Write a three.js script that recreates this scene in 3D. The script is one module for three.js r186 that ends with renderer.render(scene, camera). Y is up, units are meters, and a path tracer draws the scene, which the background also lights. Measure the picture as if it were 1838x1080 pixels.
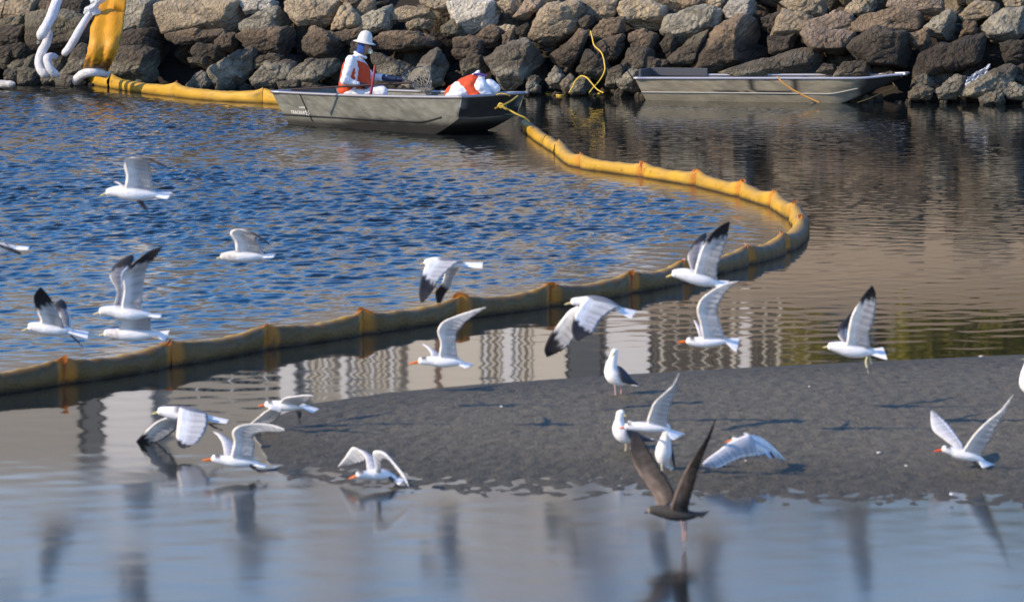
import * as THREE from 'three';
import { ImprovedNoise } from 'three/addons/math/ImprovedNoise.js';
import { MarchingCubes } from 'three/addons/objects/MarchingCubes.js';
import { mergeGeometries, mergeVertices } from 'three/addons/utils/BufferGeometryUtils.js';
import { RoundedBoxGeometry } from 'three/addons/geometries/RoundedBoxGeometry.js';
import { FontLoader } from 'three/addons/loaders/FontLoader.js';
import { TextGeometry } from 'three/addons/geometries/TextGeometry.js';

// ------------------------------------------------------------------ camera, sky, sun, exposure
const CAM_H = 4.0, PITCH = Math.atan(710 / 5500), CP = Math.cos(PITCH), SP = Math.sin(PITCH);
const scene = new THREE.Scene();
const camera = new THREE.PerspectiveCamera(2 * Math.atan(540 / 5500) * 180 / Math.PI, 1838 / 1080, 0.5, 3000);
camera.position.set(0, CAM_H, 0);
camera.lookAt(0, CAM_H - SP, -CP);
camera.focus = 56;
camera.userData.fStop = 3.8;
scene.add(camera);

const SUN = new THREE.Vector3(-0.80, 0.54, 0.29).normalize();
const sun = new THREE.DirectionalLight(0xffe8cc, 4.9);
sun.position.copy(SUN).multiplyScalar(120).add(new THREE.Vector3(0, 0, -45));
sun.target.position.set(0, 0, -45);
sun.castShadow = true;
sun.shadow.mapSize.set(4096, 4096);
Object.assign(sun.shadow.camera, { left: -40, right: 40, top: 40, bottom: -40, near: 1, far: 260 });
scene.add(sun, sun.target);

function skyTexture() {
  const W = 512, H = 256, d = new Float32Array(W * H * 4);
  const stops = [[0, 1.12, 1.2, 1.24], [0.12, 1.1, 1.24, 1.38], [0.205, 1.08, 1.28, 1.6], [0.26, 0.40, 0.84, 1.50], [0.34, 0.10, 0.53, 1.42], [0.5, 0.060, 0.36, 1.05], [0.75, 0.03, 0.16, 0.50], [1.0, 0.02, 0.09, 0.30]];
  const v = new THREE.Vector3();
  for (let j = 0; j < H; j++) for (let i = 0; i < W; i++) {
    const el = ((j + 0.5) / H - 0.5) * Math.PI, az = ((i + 0.5) / W - 0.5) * 2 * Math.PI;
    const s = Math.max(0, Math.sin(el));
    let k = 0; while (k < stops.length - 2 && s > stops[k + 1][0]) k++;
    const a = stops[k], b = stops[k + 1], t = Math.min(1, (s - a[0]) / (b[0] - a[0]));
    v.set(Math.cos(el) * Math.cos(az), Math.sin(el), Math.cos(el) * Math.sin(az));
    const c = Math.max(0, v.dot(SUN)), g = 0.35 * Math.pow(c, 6) + 0.8 * Math.pow(c, 60);
    const o = (j * W + i) * 4;
    for (let q = 0; q < 3; q++) d[o + q] = (a[q + 1] + (b[q + 1] - a[q + 1]) * t) * 1.0 + g * [1, 0.95, 0.85][q];
    d[o + 3] = 1;
  }
  const t = new THREE.DataTexture(d, W, H, THREE.RGBAFormat, THREE.FloatType);
  t.mapping = THREE.EquirectangularReflectionMapping; t.magFilter = THREE.LinearFilter; t.minFilter = THREE.LinearFilter; t.needsUpdate = true;
  return t;
}
scene.background = skyTexture();
scene.environment = scene.background;

const renderer = new THREE.WebGLRenderer({ antialias: true });
renderer.toneMapping = THREE.LinearToneMapping;
renderer.toneMappingExposure = 1.1;
renderer.shadowMap.enabled = true;

// ------------------------------------------------------------------ helpers
const noise = new ImprovedNoise();
const N3 = (x, y, z) => noise.noise(x, y, z);
function fbm(x, y, z, o = 4) { let s = 0, a = 0.5, f = 1; for (let i = 0; i < o; i++) { s += a * N3(x * f + i * 7.1, y * f + i * 3.3, z * f - i * 5.7); a *= 0.5; f *= 2.03; } return s; }
function rng(seed) { let a = seed >>> 0; return () => { a = (a + 0x6D2B79F5) | 0; let t = Math.imul(a ^ (a >>> 15), 1 | a); t = (t + Math.imul(t ^ (t >>> 7), 61 | t)) ^ t; return ((t ^ (t >>> 14)) >>> 0) / 4294967296; }; }
const sm = (a, b, x) => { const t = Math.min(1, Math.max(0, (x - a) / (b - a))); return t * t * (3 - 2 * t); };
const lerp = (a, b, t) => a + (b - a) * t;
const V = (x, y, z) => new THREE.Vector3(x, y, z);
// where the line of sight through a point of the photograph meets a level or a distance
function ray(px, py) { const a = (px - 919) / 5500, b = (540 - py) / 5500; return V(a, b * CP - SP, -(CP + b * SP)); }
function ground(px, py, h = 0) { const d = ray(px, py), t = (h - CAM_H) / d.y; return V(d.x * t, h, d.z * t); }
function at(px, py, Z) { const d = ray(px, py), t = Z / -d.z; return V(d.x * t, CAM_H + d.y * t, -Z); }

const used = {};
function numbered(n) { if (!(n in used)) { used[n] = 0; return n; } used[n]++; return n + '_' + String(used[n]).padStart(3, '0'); }
function tag(o, label, category, group, kind) {
  o.userData = { ...o.userData, ...(label && { label }), ...(category && { category }), ...(group && { group }), ...(kind && { kind }) };
  return o;
}
function thing(name, label, category, pos = V(0, 0, 0), group) {
  const g = new THREE.Group(); g.name = numbered(name); g.position.copy(pos); scene.add(g); return tag(g, label, category, group);
}
function part(name, geo, mat, parent, top = false) {
  const m = new THREE.Mesh(geo, mat); m.name = top ? numbered(name) : name; m.castShadow = m.receiveShadow = true; parent.add(m); return m;
}
function setColors(g, f) {
  const p = g.attributes.position, c = new Float32Array(p.count * 3), n = g.attributes.normal;
  for (let i = 0; i < p.count; i++) { const r = f(p.getX(i), p.getY(i), p.getZ(i), n ? n.getX(i) : 0, n ? n.getY(i) : 1, n ? n.getZ(i) : 0, i); c[i * 3] = r[0]; c[i * 3 + 1] = r[1]; c[i * 3 + 2] = r[2]; }
  g.setAttribute('color', new THREE.BufferAttribute(c, 3)); return g;
}
function grid(nu, nv, f, closedV = false, uvs = null) {           // a sheet of (nu+1) x (nv+1) points
  const pos = [], idx = [], uv = [];
  for (let i = 0; i <= nu; i++) for (let j = 0; j <= nv; j++) { const p = f(i / nu, j / nv, i, j); pos.push(p.x, p.y, p.z); const q = uvs ? uvs(i / nu, j / nv) : [i / nu, j / nv]; uv.push(q[0], q[1]); }
  const w = nv + 1;
  for (let i = 0; i < nu; i++) for (let j = 0; j < nv; j++) { const a = i * w + j, b = a + 1, c = a + w, d = c + 1; idx.push(a, b, d, a, d, c); }
  const g = new THREE.BufferGeometry();
  g.setAttribute('position', new THREE.Float32BufferAttribute(pos, 3)); g.setAttribute('uv', new THREE.Float32BufferAttribute(uv, 2)); g.setIndex(idx);
  if (closedV) { g.computeVertexNormals(); const n = g.attributes.normal; for (let i = 0; i <= nu; i++) { const a = i * w, b = a + nv, x = n.getX(a) + n.getX(b), y = n.getY(a) + n.getY(b), z = n.getZ(a) + n.getZ(b), l = Math.hypot(x, y, z) || 1; n.setXYZ(a, x / l, y / l, z / l); n.setXYZ(b, x / l, y / l, z / l); } } else g.computeVertexNormals();
  return g;
}
function tube(pts, r, seg = 40, rad = 8, closed = false) { return new THREE.TubeGeometry(new THREE.CatmullRomCurve3(pts, closed, 'centripetal'), seg, r, rad, closed); }
function box(w, h, d, x = 0, y = 0, z = 0, r = 0) { const g = r ? new RoundedBoxGeometry(w, h, d, 2, r) : new THREE.BoxGeometry(w, h, d); g.translate(x, y, z); return g; }
function polyPts(o, list) { const r = []; for (let i = 0; i < list.length; i += 2) r.push([o[0] + list[i] / o[2], o[1] + list[i + 1] / o[2]]); return r; }
function noiseMap(size, f, srgb = true) {
  const d = new Uint8Array(size * size * 4);
  for (let j = 0; j < size; j++) for (let i = 0; i < size; i++) { const c = f(i / size, j / size), o = (j * size + i) * 4; d[o] = c[0] * 255; d[o + 1] = c[1] * 255; d[o + 2] = c[2] * 255; d[o + 3] = 255; }
  const t = new THREE.DataTexture(d, size, size); t.wrapS = t.wrapT = THREE.RepeatWrapping; t.magFilter = THREE.LinearFilter; t.minFilter = THREE.LinearMipmapLinearFilter; t.generateMipmaps = true;
  if (srgb) t.colorSpace = THREE.SRGBColorSpace; t.needsUpdate = true; return t;
}
function tileFbm(u, v, f, o = 4) {                               // repeats after 1
  const A = u * 2 * Math.PI, B = v * 2 * Math.PI, R = f / 6.283;
  return fbm(Math.cos(A) * R + 11, Math.sin(A) * R + Math.cos(B) * R * 1.3, Math.sin(B) * R * 1.3 + 5, o);
}
const std = (o) => new THREE.MeshStandardMaterial(o), phys = (o) => new THREE.MeshPhysicalMaterial(o);
const grainBump = noiseMap(512, (u, v) => { const h = 0.5 + 0.7 * tileFbm(u, v, 40, 4); return [h, h, h]; }, false);

// ------------------------------------------------------------------ containment boom lines (on the water)
const boomPx = [[943, 231], [962, 247], [982, 261], [1003, 274], [1045, 301], [1100, 309], [1155, 317], [1252, 333], [1332, 353], [1390, 372], [1424, 392], [1438, 410], [1436, 426], [1405, 452], [1340, 474], [1224, 504], [1130, 525], [985, 549], [825, 571], [650, 599], [478, 625], [305, 656], [110, 688], [-90, 716]];
const boomPts = boomPx.map(([x, y]) => ground(x, y));
const boomCurve = new THREE.CatmullRomCurve3(boomPts, false, 'centripetal');
const leftBoomPts = [[163, 150], [200, 157], [250, 165], [315, 173], [385, 180], [440, 183], [497, 186], [560, 190]].map(([x, y]) => ground(x, y));
const shoreZ = (x) => { const P = [[-14, 69.5], [-8, 68.2], [-4, 66.5], [0, 65], [4, 64], [8, 62.3], [14, 61]]; let k = 0; while (k < P.length - 2 && x > P[k + 1][0]) k++; const t = (x - P[k][0]) / (P[k + 1][0] - P[k][0]); return lerp(P[k][1], P[k + 1][1], t); };

// ------------------------------------------------------------------ water
const insidePoly = [...boomPts.map((p) => [p.x, p.z]), [-30, -27], [-30, -68], ...leftBoomPts.map((p) => [p.x, p.z])];
const barTop = [[485, 835], [468, 805], [470, 775], [500, 745], [560, 724], [700, 704], [850, 690], [1100, 673], [1400, 656], [1838, 636], [2100, 626], [2600, 622]].map(([x, y]) => ground(x, y));
const barLow = [[485, 835], [520, 850], [600, 864], [760, 876], [900, 880], [1100, 886], [1300, 892], [1500, 896], [1838, 900], [2200, 912], [2600, 916]].map(([x, y]) => ground(x, y));
function segDist(x, z, pts) { let m = 1e9; for (let i = 0; i < pts.length - 1; i++) { const ax = pts[i].x, az = pts[i].z, bx = pts[i + 1].x - ax, bz = pts[i + 1].z - az; const t = Math.min(1, Math.max(0, ((x - ax) * bx + (z - az) * bz) / (bx * bx + bz * bz))); const d = (x - ax - bx * t) ** 2 + (z - az - bz * t) ** 2; if (d < m) m = d; } return Math.sqrt(m); }
function inPoly(x, z, P) { let c = false; for (let i = 0, j = P.length - 1; i < P.length; j = i++) if ((P[i][1] > z) !== (P[j][1] > z) && x < (P[j][0] - P[i][0]) * (z - P[i][1]) / (P[j][1] - P[i][1]) + P[i][0]) c = !c; return c; }
const insideLoop = [...boomPts, V(-30, 0, -27), V(-30, 0, -68), ...leftBoomPts, boomPts[0]];
{
  const r = rng(77), wind = [], calm = [], quiet = [];
  let s1 = 0, s2 = 0, s3 = 0;
  for (let i = 0; i < 46; i++) { const L = 0.13 * Math.pow(7, r() * r()), k = 2 * Math.PI / L, th = Math.PI / 2 + (r() - 0.5) * 2.4, a = Math.pow(L, 1.05) * (0.5 + r()); wind.push([k * Math.cos(th), k * Math.sin(th), a, r() * 6.28]); s1 += (a * k) ** 2 / 2; }
  for (let i = 0; i < 34; i++) { const L = 0.15 * Math.pow(4.5, r() * r()), k = 2 * Math.PI / L, th = Math.PI / 2 + (r() - 0.5) * 2.2, a = Math.pow(L, 1.0) * (0.5 + r()); calm.push([k * Math.cos(th), k * Math.sin(th), a, r() * 6.28]); s2 += (a * k) ** 2 / 2; }
  for (let i = 0; i < 22; i++) { const L = 0.19 * Math.pow(3, r()), k = 2 * Math.PI / L, th = Math.PI / 2 + (r() - 0.5) * 1.9, a = L * (0.5 + r()); quiet.push([k * Math.cos(th), k * Math.sin(th), a, r() * 6.28]); s3 += (a * k) ** 2 / 2; }
  s1 = Math.sqrt(s1); s2 = Math.sqrt(s2); s3 = Math.sqrt(s3);
  const X0 = -13.5, X1 = 13.5, Z0 = 15.5, Z1 = 71, NX = 400, NZ = 1380;
  const pos = new Float32Array((NX + 1) * (NZ + 1) * 3), uvw = new Float32Array((NX + 1) * (NZ + 1) * 2), idx = [];
  let o = 0;
  for (let j = 0; j <= NZ; j++) for (let i = 0; i <= NX; i++) {
    const x = lerp(X0, X1, i / NX), z = -lerp(Z0, Z1, j / NZ);
    const edge = Math.min(sm(0, 0.6, x - X0), sm(0, 0.6, X1 - x), sm(0, 0.6, -z - Z0));
    const d = segDist(x, z, insideLoop), ins = inPoly(x, z, insidePoly), Z = -z;
    const gust = 0.75 + 0.7 * N3(x * 0.11, Z * 0.09, 4) + 0.45 * N3(x * 0.4, Z * 0.3, 9);
    let sIn = ins ? sm(0.0, 1.6, d) * lerp(0.11, 0.265, sm(27, 36, Z)) * lerp(1.12, 0.85, sm(-8, 6, x)) * lerp(1, 0.65, sm(52, 62, Z)) * Math.max(0.35, gust) : 0;
    const far = sm(29, 41, Z);
    let sQ = ins ? 0 : 0.0052 * (1 - far) * Math.max(0.4, 1 + 0.6 * N3(x * 0.3, Z * 0.2, 7)), sOut = (ins ? 0.02 : lerp(0.0016, 0.021, far)) * Math.max(0.5, 0.9 + 0.7 * N3(x * 0.2, Z * 0.12, 2));
    if (!ins && Z < 21) sOut *= 0.75;
    let w = 0, c = 0, qh = 0; if (sQ > 1e-5) for (const q of quiet) qh += q[2] * Math.sin(q[0] * x + q[1] * z + q[3]);
    if (sIn > 1e-4) { const wx = x + 0.35 * N3(x * 0.5, Z * 0.5, 1), wz = z + 0.35 * N3(x * 0.5, Z * 0.5, 6); for (const q of wind) w += q[2] * Math.sin(q[0] * wx + q[1] * wz + q[3]); }
    for (const q of calm) c += q[2] * Math.sin(q[0] * x + q[1] * z + q[3]);
    const vi = o / 3 * 2; uvw[vi] = i / NX; uvw[vi + 1] = j / NZ;
    pos[o++] = x; pos[o++] = edge * (sIn * w / s1 + sOut * c / s2 + sQ * qh / s3); pos[o++] = z;
  }
  const W = NX + 1;
  for (let j = 0; j < NZ; j++) for (let i = 0; i < NX; i++) { const a = j * W + i; idx.push(a, a + 1, a + W + 1, a, a + W + 1, a + W); }
  const g = new THREE.BufferGeometry(); g.setAttribute('position', new THREE.BufferAttribute(pos, 3)); g.setAttribute('uv', new THREE.BufferAttribute(uvw, 2)); g.setIndex(idx); g.computeVertexNormals();
  const flat = (x0, x1, z0, z1) => { const q = new THREE.PlaneGeometry(x1 - x0, z1 - z0); q.rotateX(-Math.PI / 2); q.translate((x0 + x1) / 2, 0, (z0 + z1) / 2); const a = q.attributes.uv; for (let i = 0; i < a.count; i++) a.setXY(i, 0.01, 0.01); return q; };
  const rmap = noiseMap(256, (u, v) => { const Z = lerp(Z0, Z1, v), x = lerp(X0, X1, u), inn = inPoly(x, -Z, insidePoly); let k = inn ? 0.13 : 0.045; k = lerp(k, 0.15, 1 - sm(20.2, 23.5, Z - 0.9 * sm(2, -6, x) * -1)); k *= 1 + 0.25 * N3(x * 0.3, Z * 0.2, 5); return [k, k, k]; }, false);
  rmap.wrapS = rmap.wrapT = THREE.ClampToEdgeWrapping;
  const all = mergeGeometries([g, flat(-400, X0, -71, 120), flat(X1, 400, -71, 120), flat(X0, X1, -Z0, 120)].map((q) => q));
  const water = part('water', all, phys({ color: new THREE.Color().setRGB(0.008, 0.011, 0.011), roughness: 1, roughnessMap: rmap, metalness: 0, ior: 1.47, specularIntensity: 1 }), scene, true);
  tag(water, 'harbour water, rippled blue inside the boom and calm outside it', null, null, 'structure');
}
{
  const bed = new THREE.PlaneGeometry(900, 700); bed.rotateX(-Math.PI / 2);
  const p = part('ground', bed, std({ color: new THREE.Color().setRGB(0.08, 0.075, 0.06), roughness: 1 }), scene, true);
  p.position.set(0, -0.9, -200); tag(p, 'muddy bed under the water', null, null, 'structure');
}

// ------------------------------------------------------------------ mud bar
{
  const barPoly = [...barTop.map((p) => [p.x, p.z]), ...[...barLow].reverse().map((p) => [p.x, p.z])];
  const X0 = -2.6, X1 = 9.2, Z0 = 19.3, Z1 = 28.4, NX = 420, NZ = 320;
  const col = [];
  const g = grid(NX, NZ, (u, v) => {
    const x = lerp(X0, X1, u), z = -lerp(Z0, Z1, v);
    const ins = inPoly(x, z, barPoly), dU = segDist(x, z, barTop), dL = segDist(x, z, barLow);
    let h;
    if (ins) h = Math.min(0.05 * dU, 0.011 * dL + 0.012 * dL * dL); else h = -Math.min(0.08 * dU, 0.012 * dL);
    h = h > 0 ? 0.075 * (1 - Math.exp(-h / 0.075)) : Math.max(-0.2, h);
    const lowEdge = dL < dU ? Math.exp(-dL * 1.0) : 0;
    h += lowEdge * 0.0075 * fbm(x * 8, 3, z * 5, 3) * 2 + (ins ? sm(0, 0.5, dU) : 0.0) * (0.014 * Math.min(0.15, N3(x * 10, 1, z * 6)) + 0.010 * Math.min(0.15, N3(x * 19 + 3, 5, z * 11)) + 0.009 * fbm(x * 1.0, 8, z * 0.9, 2));
    const dry = sm(0.006, 0.05, h), m = 1 + 1.0 * fbm(x * 13, 2, z * 8, 3) + 0.22 * fbm(x * 0.8, 9, z * 0.8, 2), wet = lerp(0.62, 1, dry);
    col.push(0.108 * m * wet, 0.094 * m * wet, 0.063 * m * wet);
    return V(x, h, z);
  }, false, (u, v) => [u * 11.8, v * 9.1]);
  g.setAttribute('color', new THREE.Float32BufferAttribute(col, 3));
  // faces were laid out with z falling: turn them up
  const ix = g.index.array; g.computeVertexNormals(); if (g.attributes.normal.getY(500) < 0) { for (let i = 0; i < ix.length; i += 3) { const t = ix[i]; ix[i] = ix[i + 1]; ix[i + 1] = t; } g.computeVertexNormals(); }
  const p = part('mudflat', g, std({ vertexColors: true, roughness: 0.8, bumpMap: grainBump, bumpScale: 0.02 }), scene, true);
  tag(p, 'low bar of dark wet mud rising out of the calm water', null, null, 'structure');
}
// ------------------------------------------------------------------ rock bank
const bank = new THREE.Group(); bank.name = numbered('rock_bank'); scene.add(bank);
tag(bank, 'shore of piled broken rocks behind the boats', null, null, 'structure');
const icoCache = {};
function ico(d) { if (!icoCache[d]) { const g = new THREE.IcosahedronGeometry(1, d); g.deleteAttribute('normal'); g.deleteAttribute('uv'); const m = mergeVertices(g, 1e-5); icoCache[d] = m; } return icoCache[d]; }
const rockBump = noiseMap(1024, (u, v) => { const a = tileFbm(u, v, 14, 6), b = Math.abs(tileFbm(u + 0.37, v, 8, 3)); const h = Math.min(1, Math.max(0, 0.5 + 0.75 * a - 0.35 * Math.max(0, 0.10 - b) * 10)); return [h, h, h]; }, false);
const rockMat = std({ vertexColors: true, roughness: 0.95, bumpMap: rockBump, bumpScale: 0.06 });
const TONES = { t: [0.285, 0.228, 0.148], b: [0.160, 0.118, 0.074], g: [0.240, 0.220, 0.165], p: [0.265, 0.202, 0.142], d: [0.062, 0.051, 0.035], w: [0.42, 0.385, 0.31], o: [0.130, 0.114, 0.074] };
function rockGeo(planes, det, seed, tone, base, rough = 1) {
  const src = ico(det).attributes.position, n = src.count, pos = new Float32Array(n * 3), uv = new Float32Array(n * 2);
  const k = 48, sx = seed * 3.71, d = V(0, 0, 0);
  let size = 0; for (const p of planes) size = Math.max(size, p.h);
  for (let i = 0; i < n; i++) {
    d.fromBufferAttribute(src, i);
    let s = 0; for (const p of planes) { const c = p.n.dot(d); if (c > 1e-3) s += Math.pow(c / p.h, k); }
    let r = Math.pow(s, -1 / k);
    const x = d.x * r, y = d.y * r, z = d.z * r;
    const fa = N3(x * 1.7 + sx, y * 1.7, z * 1.7) * 2.2, fq = Math.round(fa * 2.5) / 2.5; r += rough * (0.045 * size * fbm(x * 1.5 + sx, y * 1.5, z * 1.5, 3) + 0.035 * (0.65 * fq + 0.35 * fa) + 0.06 * fbm(x * 6 + sx, y * 6, z * 6 + 3, 3) * (1.0 + 0.8 * N3(x * 1.2, y * 1.2 + sx, z)) - 0.05 * Math.pow(Math.max(0, 1 - Math.abs(N3(x * 2.2 + sx, y * 3.2, z * 2.2)) * 7), 2));
    pos[i * 3] = d.x * r; pos[i * 3 + 1] = d.y * r; pos[i * 3 + 2] = d.z * r;
    uv[i * 2] = pos[i * 3] * 0.9 + pos[i * 3 + 2] * 0.6; uv[i * 2 + 1] = pos[i * 3 + 1] * 0.9 + pos[i * 3 + 2] * 0.5;
  }
  const g = new THREE.BufferGeometry(); g.setAttribute('position', new THREE.BufferAttribute(pos, 3)); g.setAttribute('uv', new THREE.BufferAttribute(uv, 2)); g.setIndex(ico(det).index); g.computeVertexNormals();
  const r2 = rng(seed * 17 + 5), v0 = (0.62 + 0.36 * r2()) * (det < 8 ? 0.55 : 1);  // low-detail filler toned down, shade of the gaps put into its colour
  return setColors(g, (x, y, z, nx, ny) => {
    const Y = y + base.y, X = x + base.x;
    const line = Y + 0.10 * fbm(X * 0.9, 0, base.z, 2) + 0.04 * N3(X * 6, Y * 3, z);
    let m = v0 * (1 + 0.8 * fbm(x * 2.2 + sx, y * 5.0, z * 2.2, 4) + 0.6 * fbm(x * 12 + sx, y * 14, z * 12, 3));
    // old tide marks: a dark weed band, grey-green mud under it
    const band = sm(0.50, 0.66, line) * (1 - sm(0.98, 1.3, line));
    const low = 1 - sm(0.45, 0.62, line), splash = 1 - sm(0.02, 0.14, line);
    let c = tone.map((q) => q * m);
    c = c.map((q, i) => lerp(q, [0.062, 0.048, 0.034][i] * m, 0.75 * band));
    c = c.map((q, i) => lerp(q, [0.185, 0.168, 0.122][i] * m, 0.5 * low));
    c = c.map((q) => q * lerp(1, 0.42, splash));
    const lite = sm(0.9, 1.7, Y) * 0.34; c = c.map((q) => q * (1 + lite));
    return c.map((q) => Math.max(0.012, Math.min(0.75, q)));
  });
}
let rockCount = 0;
// one rock: origin of the crop it was read from, tone, how far its shaded flank reaches, then its outline
const CR = [[0, 0, 3.674], [480, 0, 3.674], [920, 0, 3.674], [1338, 0, 3.674]];
function rk(c, toneKey, flank, ...list) {
  const P = polyPts(CR[c], list), seed = ++rockCount, r = rng(seed * 101 + 7);
  let cx = 0, cy = 0, y1 = -1e9, x0 = 1e9, x1 = -1e9, y0 = 1e9;
  for (const q of P) { cx += q[0] / P.length; cy += q[1] / P.length; y1 = Math.max(y1, q[1]); y0 = Math.min(y0, q[1]); x0 = Math.min(x0, q[0]); x1 = Math.max(x1, q[0]); }
  const dir = ray(cx, cy), kk = -dir.y / -dir.z, zs = shoreZ((cx - 919) / 5500 * 65), slope = 1.15;
  const minDim = Math.min(x1 - x0, y1 - y0) / 84;
  const D = Math.max(0.16, minDim * (0.55 + 0.2 * r()));
  const Z = (zs + slope * 4) / (1 + slope * kk) + 0.15 * D;
  const C = at(cx, cy, Z), q3 = P.map((q) => at(q[0], q[1], Z).sub(C)), planes = [];
  const area = q3.reduce((s, a, i) => { const b = q3[(i + 1) % q3.length]; return s + a.x * b.y - b.x * a.y; }, 0), sg = area > 0 ? 1 : -1;
  q3.forEach((a, i) => {
    const b = q3[(i + 1) % q3.length], e = V(sg * (b.y - a.y), -sg * (b.x - a.x), 0); if (e.length() < 1e-4) return; e.normalize();
    const h = Math.max(0.03, e.dot(a)) * 1.12 + 0.02; const t1 = 0.1 + 0.3 * r(), t2 = 0.1 + 0.3 * r();
    planes.push({ n: V(e.x, e.y, t1).normalize(), h: h / Math.hypot(1, t1) }, { n: V(e.x, e.y, -t2).normalize(), h: h / Math.hypot(1, t2) });
  });
  const w = (x1 - x0) / 84, hh = (y1 - y0) / 84;
  const tx = -0.42 + 0.3 * r(), ty = 0.18 + 0.35 * r();
  planes.push({ n: V(tx, ty, 1).normalize(), h: D * (0.62 + 0.15 * r()) });
  const fl = flank; if (fl > 0) { const n = V(0.95, -0.12 + 0.3 * (r() - 0.5), 0.55).normalize(); const fx = w * (0.5 - fl); planes.push({ n, h: Math.max(0.04, n.x * fx + n.z * D * 0.62) }); }
  planes.push({ n: V(0.1 * (r() - 0.5), -0.75, 0.75).normalize(), h: hh * 0.5 * 0.75 * 0.75 + D * 0.32 });
  planes.push({ n: V(-0.1 + 0.4 * (r() - 0.5), 0.85, 0.6).normalize(), h: hh * 0.5 * 0.8 + D * 0.22 });
  for (let q = 0; q < 3; q++) { const n = V(r() * 1.6 - 0.8, r() * 1.6 - 0.8, 0.5 + 0.5 * r()).normalize(); planes.push({ n, h: (Math.abs(n.x) * w + Math.abs(n.y) * hh) * 0.36 + n.z * D * 0.5 }); }
  planes.push({ n: V(0, 0, -1), h: D });
  const det = w > 1.0 ? 20 : w > 0.5 ? 15 : 11;
  const m = part('rock', rockGeo(planes, det, seed, TONES[toneKey], C, toneKey === 'w' ? 0.6 : 1), rockMat, bank); m.position.copy(C); return m;
}
rk(0,'t',.2, 0,0,30,0,20,130,0,130); rk(0,'t',.2, 40,0,240,0,235,80,190,130,20,140); rk(0,'b',.3, 225,0,420,0,400,75,320,80,240,80);
rk(0,'o',.15, 180,100,300,75,400,80,560,130,590,240,570,330,480,360,380,360,200,310); rk(0,'d',.3, 410,0,590,0,580,90,500,110,420,80);
rk(0,'o',.2, 0,130,120,105,165,140,160,180,0,185); rk(0,'d',.3, 0,180,165,180,180,290,140,305,0,305); rk(0,'d',.3, 0,320,60,315,90,380,40,450,0,450);
rk(0,'o',.3, 60,310,130,290,215,350,200,380,110,400,60,370); rk(0,'o',.3, 55,430,220,370,255,400,260,460,120,490,60,470); rk(0,'o',.3, 120,455,245,450,270,540,220,580,130,545);
rk(0,'d',.3, 30,470,120,460,140,545,40,555); rk(0,'d',.3, 340,370,440,370,430,430,390,485,350,450); rk(0,'g',.15, 390,490,530,300,600,310,580,480,530,500,450,510);
rk(0,'d',.2, 370,545,400,505,540,530,570,590,380,585); rk(0,'o',.2, 270,490,400,500,390,560,290,555);
rk(0,'g',.4, 770,240,800,100,830,0,1040,0,1060,100,1080,200,880,250); rk(0,'t',.12, 1040,20,1300,0,1590,0,1615,100,1590,170,1500,220,1300,220,1090,215,1045,120);
rk(0,'b',.2, 1085,205,1300,200,1580,180,1560,230,1420,270,1180,290,1090,270); rk(0,'d',.3, 770,250,880,190,1010,180,1080,230,1070,320,880,340,770,330);
rk(0,'o',.3, 705,400,780,310,960,310,1040,340,1050,440,1000,540,860,550,740,500); rk(0,'o',.3, 1270,340,1310,290,1430,300,1500,340,1480,390,1370,400,1280,375);
rk(0,'o',.4, 1240,380,1360,370,1400,420,1380,440,1260,410); rk(0,'b',.3, 1430,270,1480,220,1560,220,1580,290,1540,340,1450,320);
rk(0,'g',.25, 1390,450,1560,350,1640,335,1690,380,1680,440,1560,590,1440,560,1380,510); rk(0,'g',.3, 1205,590,1330,480,1420,600,1300,620);
rk(0,'o',.3, 1440,540,1520,520,1550,570,1530,615,1430,615); rk(0,'g',.2, 1660,520,1740,430,1837,410,1890,450,1880,590,1700,595);
rk(0,'o',.2, 1680,390,1720,370,1850,370,1860,410,1740,440,1690,440); rk(0,'g',.35, 1590,150,1700,90,1790,40,1860,60,1960,180,1870,220,1720,225,1610,190);
rk(0,'b',.35, 1570,240,1650,205,1930,175,1975,230,1955,320,1860,375,1740,365,1640,320); rk(0,'w',.2, 1580,0,1760,0,1850,20,1700,85,1620,90);
rk(1,'t',.2, 120,0,480,0,490,60,430,130,330,170,220,160,150,90); rk(1,'t',.1, 425,190,440,150,520,20,600,110,620,180,520,205); rk(1,'b',.2, 480,0,620,0,570,45,520,40);
rk(1,'t',.3, 585,70,640,10,710,10,720,60,620,100); rk(1,'g',.3, 605,120,700,80,820,30,845,140,800,190,700,210,620,190); rk(1,'t',.1, 835,70,920,20,1030,30,1060,60,1120,70,1140,90,1100,130,840,125);
rk(1,'t',.2, 980,0,1190,0,1200,80,1150,80,1060,40); rk(1,'w',.25, 1200,20,1300,0,1480,5,1545,70,1500,160,1400,200,1330,235,1240,160); rk(1,'t',.3, 1510,20,1600,10,1640,60,1620,110,1540,60);
rk(1,'p',.2, 1640,100,1720,0,1837,0,1800,60,1700,120); rk(1,'t',.2, 920,160,980,120,1090,140,1090,190,940,205); rk(1,'b',.3, 720,260,870,160,920,155,1000,200,1100,190,1200,240,1240,300,1180,320,1000,320,850,335,720,330);
rk(1,'b',.35, 240,280,290,180,370,180,440,240,560,290,545,340,470,400,380,410,310,370,250,320); rk(1,'b',.2, 440,230,500,200,600,190,700,220,660,270,560,300,470,265); rk(1,'o',.3, 0,360,120,370,130,410,0,420);
rk(1,'g',.15, 0,430,130,410,190,430,150,480,60,565,0,580); rk(1,'g',.2, 130,490,260,400,440,395,475,430,400,500,250,560,150,550); rk(1,'d',.3, 70,545,230,520,255,585,100,600);
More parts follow.
